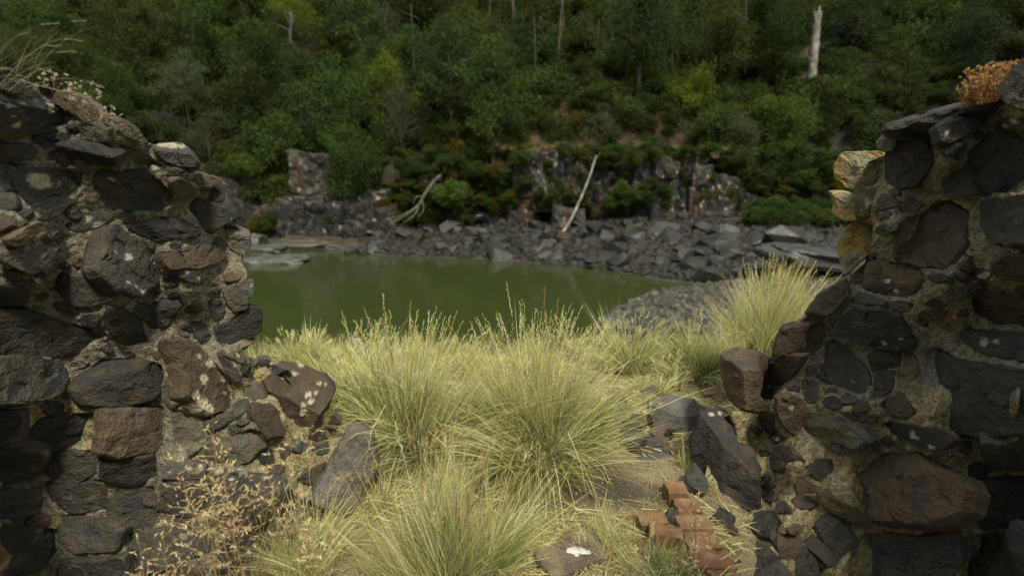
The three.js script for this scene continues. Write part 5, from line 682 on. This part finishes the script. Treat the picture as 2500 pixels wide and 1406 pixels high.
headedPlant(RW(2432, 232), 330, 75, { w: 0.16, slope: -0.2, tilt: -0.12, L: 0.12, stem: [[0.28, 0.12, 0.035], [0.34, 0.17, 0.05]], head: [[0.55, 0.36, 0.12], [0.42, 0.2, 0.06], [0.6, 0.45, 0.2]], leafy: 1, leaf: [[0.3, 0.13, 0.04], [0.38, 0.2, 0.05], [0.24, 0.17, 0.05]] }, 'rusty orange cushion of small flower heads on top of the dark wall');
{ // what nobody could count: rushes at the water's edge, straw lying about, dry grass and ferns on the far slope
  const clump = (seed, n, L, w, pal, spread, sag) => { const A = new Blades(seed); for (let i = 0; i < n; i++) A.blade(V((A.r() - 0.5) * 0.16, -0.02, (A.r() - 0.5) * 0.16), lean(A.r, spread), L * (0.5 + 0.6 * A.r()), w, pick(A.r, pal, 0.4), sag, 3); return A.geo(); };
  const strew = (name, geo, mat, N, where, s0, s1, seed, tint) => { const r = rng(seed), im = new THREE.InstancedMesh(geo, mat, N), M = new THREE.Matrix4(), Q = new THREE.Quaternion(), up = V(0, 1, 0), c = new THREE.Color(); let k = 0; for (let t = 0; t < N * 8 && k < N; t++) { const p = where(r); if (!p) continue; Q.setFromAxisAngle(up, r() * 6.283); const s = lerp(s0, s1, r()); im.setMatrixAt(k, M.compose(p, Q, V(s, s * (0.8 + 0.4 * r()), s))); const g = 0.75 + 0.5 * r(); im.setColorAt(k, c.setRGB(...(tint ? tint(r, p) : [1, 1, 1]).map((a) => a * g))); k++; } im.count = k; im.name = name; im.castShadow = im.receiveShadow = true; return setting(im, 'stuff'); };
  const flatAt = (x, Z) => V(x, H(x, Z), -Z);
  strew('rushes', clump(81, 22, 0.27, 0.0045, RUSH, 0.35, 0.06), grassMat, 520, (r) => { const Z = lerp(4.5, 6.9, r()), x = lerp(-0.62 * Z, 0.42 * Z, r()); return flatAt(x, Z); }, 0.7, 1.25, 1);
  strew('bank_grass', clump(83, 40, 0.22, 0.004, STRAW.concat(OLIVE, OLIVE), 0.8, 0.25), grassMat, 140, (r) => { const Z = lerp(3.3, 5.4, r()), x = lerp(-0.62 * Z, 0.62 * Z, r()); if (r() < smooth(0.15, 0.3, x / Z) * smooth(4.2, 3.6, Z)) return null; return flatAt(x, Z); }, 0.7, 1.3, 2);
  // straw litter: single blades lying on the earth
  { const A = new Blades(85), r = A.r; for (let i = 0; i < 16000; i++) { const Z = lerp(1.4, 4.4, Math.pow(r(), 0.8)), x = lerp(-0.36, 0.46, r()) * (Z + 0.3), gp = Math.hypot((x - 0.55) / 1.0, (Z - 2.28) / 0.3); if (gp < 0.6 && r() < 0.75) continue; if (noise(x * 1.7, Z * 1.7, 40) < -0.1 && r() < 0.75) continue; const a = r() * 6.283, p = flatAt(x, Z); p.y += 0.004 + 0.02 * r(); A.blade(p, V(Math.cos(a), (r() - 0.35) * 0.3, Math.sin(a)).normalize(), 0.05 + 0.17 * r(), 0.0045, pick(r, r() < 0.8 ? STRAW : RUST, 0.5), 0.12, 3); } const m = mesh('straw_litter', A.geo(), grassMat); setting(m, 'stuff'); }
  strew('pebbles', ROCKS[5], std({ vertexColors: true, map: rockMap, roughness: 0.9 }), 2600, (r) => { const Z = lerp(1.4, 3.4, r()), x = lerp(-0.36, 0.5, r()) * (Z + 0.3); const p = flatAt(x, Z); return p; }, 0.004, 0.016, 4, (r) => (r() < 0.5 ? [0.16, 0.15, 0.12] : [0.38, 0.3, 0.17]));
  strew('beach_scrub', KIND.scrub[1].crown, leafMat(0.045, 0.066, 0.022), 90, (r) => { const p = hit(lerp(1840, 2120, r()), lerp(528, 556, r())); return p; }, 0.25, 0.6, 19, (r) => (r() < 0.3 ? [1.5, 1.2, 0.8] : [1, 1.2, 1]));
  strew('rubble_weeds', clump(91, 26, 0.3, 0.012, [[0.10, 0.14, 0.04], [0.2, 0.17, 0.07]], 0.9, 0.3), grassMat, 70, (r) => hit(lerp(1000, 2060, r()), lerp(532, 580, r() ** 1.6)), 0.5, 1.1, 20);
  strew('dry_slope_grass', clump(87, 46, 0.55, 0.016, [[0.30, 0.21, 0.085], [0.24, 0.17, 0.07], [0.36, 0.27, 0.12], [0.14, 0.13, 0.05]], 0.9, 0.3), grassMat, 800, (r) => { const Z = lerp(20, 25.5, r()), x = lerp(-0.02, 0.42, r()) * Z + (r() - 0.5) * 2; const o = Z - cliffZ(x); return o > 0.7 ? flatAt(x, Z) : null; }, 0.6, 1.3, 5, (r, p) => (noise(p.x * 0.7, p.z * 0.7, 2) > 0.1 ? [1.1, 0.85, 0.6] : [1, 1, 1]));
  strew('undergrowth', KIND.scrub[0].crown, leafMat(0.046, 0.070, 0.020), 2300, (r) => { const Z = lerp(20, 47, Math.pow(r(), 0.8)), x = lerp(-1.08, 1.08, r()) * Z, o = Z - cliffZ(x); return o > 0.3 ? flatAt(x, Z) : null; }, 0.45, 1.1, 6, (r, p) => { const b = noise(p.x * 0.4, p.z * 0.4, 8) > 0.15 && r() < 0.6; return b ? [1.1, 1.1, 0.9] : [1, 1, 1]; });
  strew('cliff_plants', KIND.scrub[0].crown, leafMat(0.045, 0.062, 0.02), 260, (r) => atZ(lerp(900, 2060, r()), lerp(370, 520, r()), 19.0 + 0.7 * r()), 0.12, 0.42, 17, (r) => (r() < 0.2 ? [1.7, 1.2, 0.7] : [1.1, 1.35, 1.1]));
  strew('cliff_grass', clump(88, 40, 0.5, 0.014, [[0.26, 0.19, 0.075], [0.20, 0.16, 0.06], [0.12, 0.14, 0.05]], 1.1, 0.5), grassMat, 110, (r) => { const px = r() < 0.5 ? 1345 + (r() - 0.5) * 110 : lerp(1200, 1800, r()); return atZ(px, lerp(350, 400, r()), 19.5 + 0.6 * r()); }, 0.35, 0.8, 18);
  strew('cliff_plants', KIND.scrub[1].crown, leafMat(0.05, 0.06, 0.02), 420, (r) => { const x = lerp(-14, 16, r()), Z = cliffZ(x) + lerp(-0.3, 2.4, r()); return V(x, H(x, Z) + 0.05, -Z); }, 0.2, 0.75, 7, (r) => (r() < 0.12 ? [1.7, 1.2, 0.7] : [1, 1.2, 1]));
}

// ---------------------------------------------------------------- bricks and loose stones on the near ground
const brickMat = std({ vertexColors: true, map: rockMap, bumpMap: mortarBump, bumpScale: 0.006, roughness: 0.95 });
function brickGeo(w, h, d, seed, tone) {                                   // worn brick: rounded, chipped
  const g = new THREE.BoxGeometry(w, h, d, 8, 4, 6), p = g.attributes.position, col = [], uv = [];
  for (let i = 0; i < p.count; i++) { let x = p.getX(i), y = p.getY(i), z = p.getZ(i); const ex = Math.abs(x) / (w / 2), ey = Math.abs(y) / (h / 2), ez = Math.abs(z) / (d / 2), e = (ex > 0.95) + (ey > 0.95) + (ez > 0.95), f = fbm(x * 30 + seed, y * 30, z * 30, 3), k = e > 1 ? 0.98 - 0.16 * Math.max(0, f * 2) : 1; p.setXYZ(i, x * k + f * 0.007, y * k + f * 0.009, z * k + f * 0.007); const m = fbm(x * 11 + seed, y * 11, z * 11, 4), q = smooth(-0.12, 0.2, m); col.push(...tone.map((a, j) => lerp(a, [0.38, 0.29, 0.17][j], q * 0.8) * (0.88 + 0.5 * f))); uv.push((x + seed) / 0.2 + y, z / 0.2 + y); }
  g.setAttribute('color', new THREE.BufferAttribute(new Float32Array(col), 3)); g.setAttribute('uv', new THREE.BufferAttribute(new Float32Array(uv), 2)); g.computeVertexNormals(); return g;
}
{
  // a row of bricks on edge beside the wall foot: pixel of each brick's middle on its top face
  const g = groupOf('brick_edging'), r = rng(15), A = atY(1660, 1184, 0.09), B = atY(1742, 1346, 0.07), n = 5, dir = B.clone().sub(A), turn = Math.atan2(-dir.z, dir.x);
  for (let i = 0; i < n; i++) { const c = A.clone().lerp(B, i / (n - 1)), L = [0.10, 0.12, 0.15, 0.14, 0.17][i], m = mesh('brick', brickGeo(L, 0.10, dir.length() / (n - 1) * 0.985, i * 3.3, [[0.31, 0.165, 0.078], [0.25, 0.125, 0.065], [0.34, 0.20, 0.095]][i % 3]), brickMat, g); m.position.set(c.x + 0.02 * (r() - 0.5) + (i ? 0 : -0.01), c.y - 0.085 + 0.008 * r() + (i === 0 ? 0.02 : 0), c.z); m.rotation.set((r() - 0.5) * 0.05, turn + Math.PI / 2 + (r() - 0.5) * 0.06, (r() - 0.5) * 0.06); }
  tag(g, 'row of weathered orange bricks along the foot of the dark brown wall', 'brick edging');
  const loose = (px, py, h, w, hh, d, turn, tilt, tone, label) => { const m = mesh('loose_brick', brickGeo(w, hh, d, px, tone), brickMat), p = atY(px, py, h); m.position.copy(p); m.rotation.set(tilt, turn, tilt * 0.6); tag(m, label, 'brick'); };
  loose(1592, 1278, 0.02, 0.13, 0.07, 0.085, 0.1, 0.1, [0.32, 0.18, 0.085], 'broken orange brick with crumbs of mortar on the ground beyond the others'); loose(1625, 1312, 0.03, 0.14, 0.07, 0.09, -0.2, -0.12, [0.33, 0.175, 0.08], 'loose orange brick lying against the brick row'); loose(1755, 1392, 0.0, 0.13, 0.06, 0.07, 0.7, 0.1, [0.22, 0.12, 0.075], 'dull red brick fragment below the end of the brick row'); 
}
{
  const stone = (px, py, h, w, hh, d, tone, turn, seed, label, tilt = 0, flat = 0.6) => { const g = rockGeo(seed, flat, 16), q = g.attributes.color, p = g.attributes.position; for (let i = 0; i < q.count; i++) { const f = 0.9 + 0.7 * fbm(p.getX(i) * 5 + seed, p.getY(i) * 5, p.getZ(i) * 5, 2); q.setXYZ(i, tone[0] * f, tone[1] * f, tone[2] * f); } const m = mesh('loose_stone', g, rockMat), c = atY(px, py, h); m.position.copy(c); m.scale.set(w, hh, d); m.rotation.set(tilt, turn, tilt * 0.5); return tag(m, label, 'stone'); };
  const GR = [0.13, 0.135, 0.12], BR = [0.15, 0.12, 0.08], OC = [0.36, 0.27, 0.12], DK = [0.08, 0.075, 0.065];
  stone(1650, 1020, 0.06, 0.34, 0.26, 0.26, GR, 0.4, 301, 'grey green block with a sloping face left of the big brown wall boulder', 0.25, 0.8);
  stone(1615, 1060, 0.03, 0.17, 0.13, 0.14, BR, 1.2, 302, 'brown cube shaped stone in front of the grey green block', 0.1, 0.8); stone(1582, 1082, 0.02, 0.16, 0.11, 0.12, DK, 0.3, 303, 'dark flat stone at the edge of the largest tussock', 0, 0.6); stone(1530, 1010, 0.05, 0.16, 0.2, 0.14, GR, 0.8, 304, 'upright grey stone half covered by the largest tussock', 0.1, 1); stone(1545, 1075, 0.03, 0.2, 0.17, 0.16, DK, 2, 305, 'dark rounded stone under the skirt of the largest tussock', 0, 0.8);
  stone(1568, 1030, 0.03, 0.13, 0.12, 0.11, BR, 0.5, 306, 'brown chip between two grey stones by the largest tussock', 0.2, 0.8); stone(1645, 1045, 0.10, 0.09, 0.05, 0.07, BR, 0.5, 307, 'small brown cap stone lying on the grey green block'); stone(1595, 1115, 0.0, 0.2, 0.05, 0.13, GR, 0.2, 308, 'flat grey slate half buried in straw'); stone(1735, 955, 0.02, 0.14, 0.05, 0.09, OC, 0.3, 309, 'ochre flat stone on the straw below the green fountain tussock'); stone(1760, 968, 0.01, 0.14, 0.04, 0.1, BR, 0.9, 310, 'thin brown stone next to the ochre one'); stone(1590, 955, 0.02, 0.16, 0.06, 0.1, GR, 0.4, 311, 'low grey stone in the straw above the grey green block');
  stone(1640, 1265, 0.03, 0.07, 0.12, 0.06, GR, 0.3, 312, 'small grey stone wedged upright against the bricks', 0.2, 1); stone(1540, 1322, 0.0, 0.05, 0.035, 0.05, OC, 0.3, 313, 'little ochre pebble on the sandy patch near the bricks'); stone(1380, 1312, 0.01, 0.13, 0.045, 0.07, OC, 0.5, 314, 'pale sandy stone just behind the white splashed rock');
  { const r = rng(321), words = [['grey', GR], ['brown', BR], ['dark', DK], ['ochre', OC]]; for (let i = 0; i < 26; i++) { const [w, t] = words[r() * 4 | 0], s = 0.05 + 0.07 * r(); stone(lerp(1500, 1780, r()), lerp(945, 1110, r()), 0.005, s * 1.3, s * (0.4 + 0.5 * r()), s, t, r() * 6, 330 + i, 'small ' + w + ' chip of stone strewn over the straw below the dark wall boulders', (r() - 0.5) * 0.4, 0.7).userData.group = w + ' stone chips on the straw'; } }
  // flat rock with a white splash
  { const g = groupOf('flat_rock', atY(1400, 1362, 0.0)); const m = mesh('rock', brickGeo(0.31, 0.06, 0.17, 4.4, [0.16, 0.135, 0.10]), rockMat, g); m.rotation.y = 0.5;
    const P = [], I = [], C = [], r = rng(9), n = 24; for (const [cx, cz, R] of [[0.0, -0.005, 0.030], [0.032, 0.0, 0.028], [0.056, 0.008, 0.018], [-0.02, 0.002, 0.014], [0.01, 0.022, 0.012]]) { const b0 = P.length / 3; P.push(cx, 0.040, cz); C.push(0.5, 0.5, 0.48); for (let i = 0; i < n; i++) { const a = i / n * 6.283, k = R * (0.85 + 0.6 * fbm(Math.cos(a) * 2 + cx * 90, Math.sin(a) * 2, 3, 3)); P.push(cx + Math.cos(a) * k, 0.035 - 0.003 * r(), cz + Math.sin(a) * k * 0.8); const wv = 0.42 + 0.25 * r(); C.push(wv, wv, wv * 0.97); I.push(b0, b0 + 1 + (i + 1) % n, b0 + 1 + i); } } mesh('white_splash', geoOf(P, I, C), plantMat, g); tag(g, 'flat brown rock with a white splash on it, at the bottom of the view', 'rock'); }
  stone(985, 1235, 0.0, 0.12, 0.04, 0.10, [0.42, 0.36, 0.25], 0.2, 315, 'pale flat stone showing through the nearest tussock'); stone(745, 1385, 0.01, 0.10, 0.07, 0.08, BR, 0.4, 316, 'brown stone poking out of the wispy grass by the wall foot');
}
renderer.render(scene, camera);
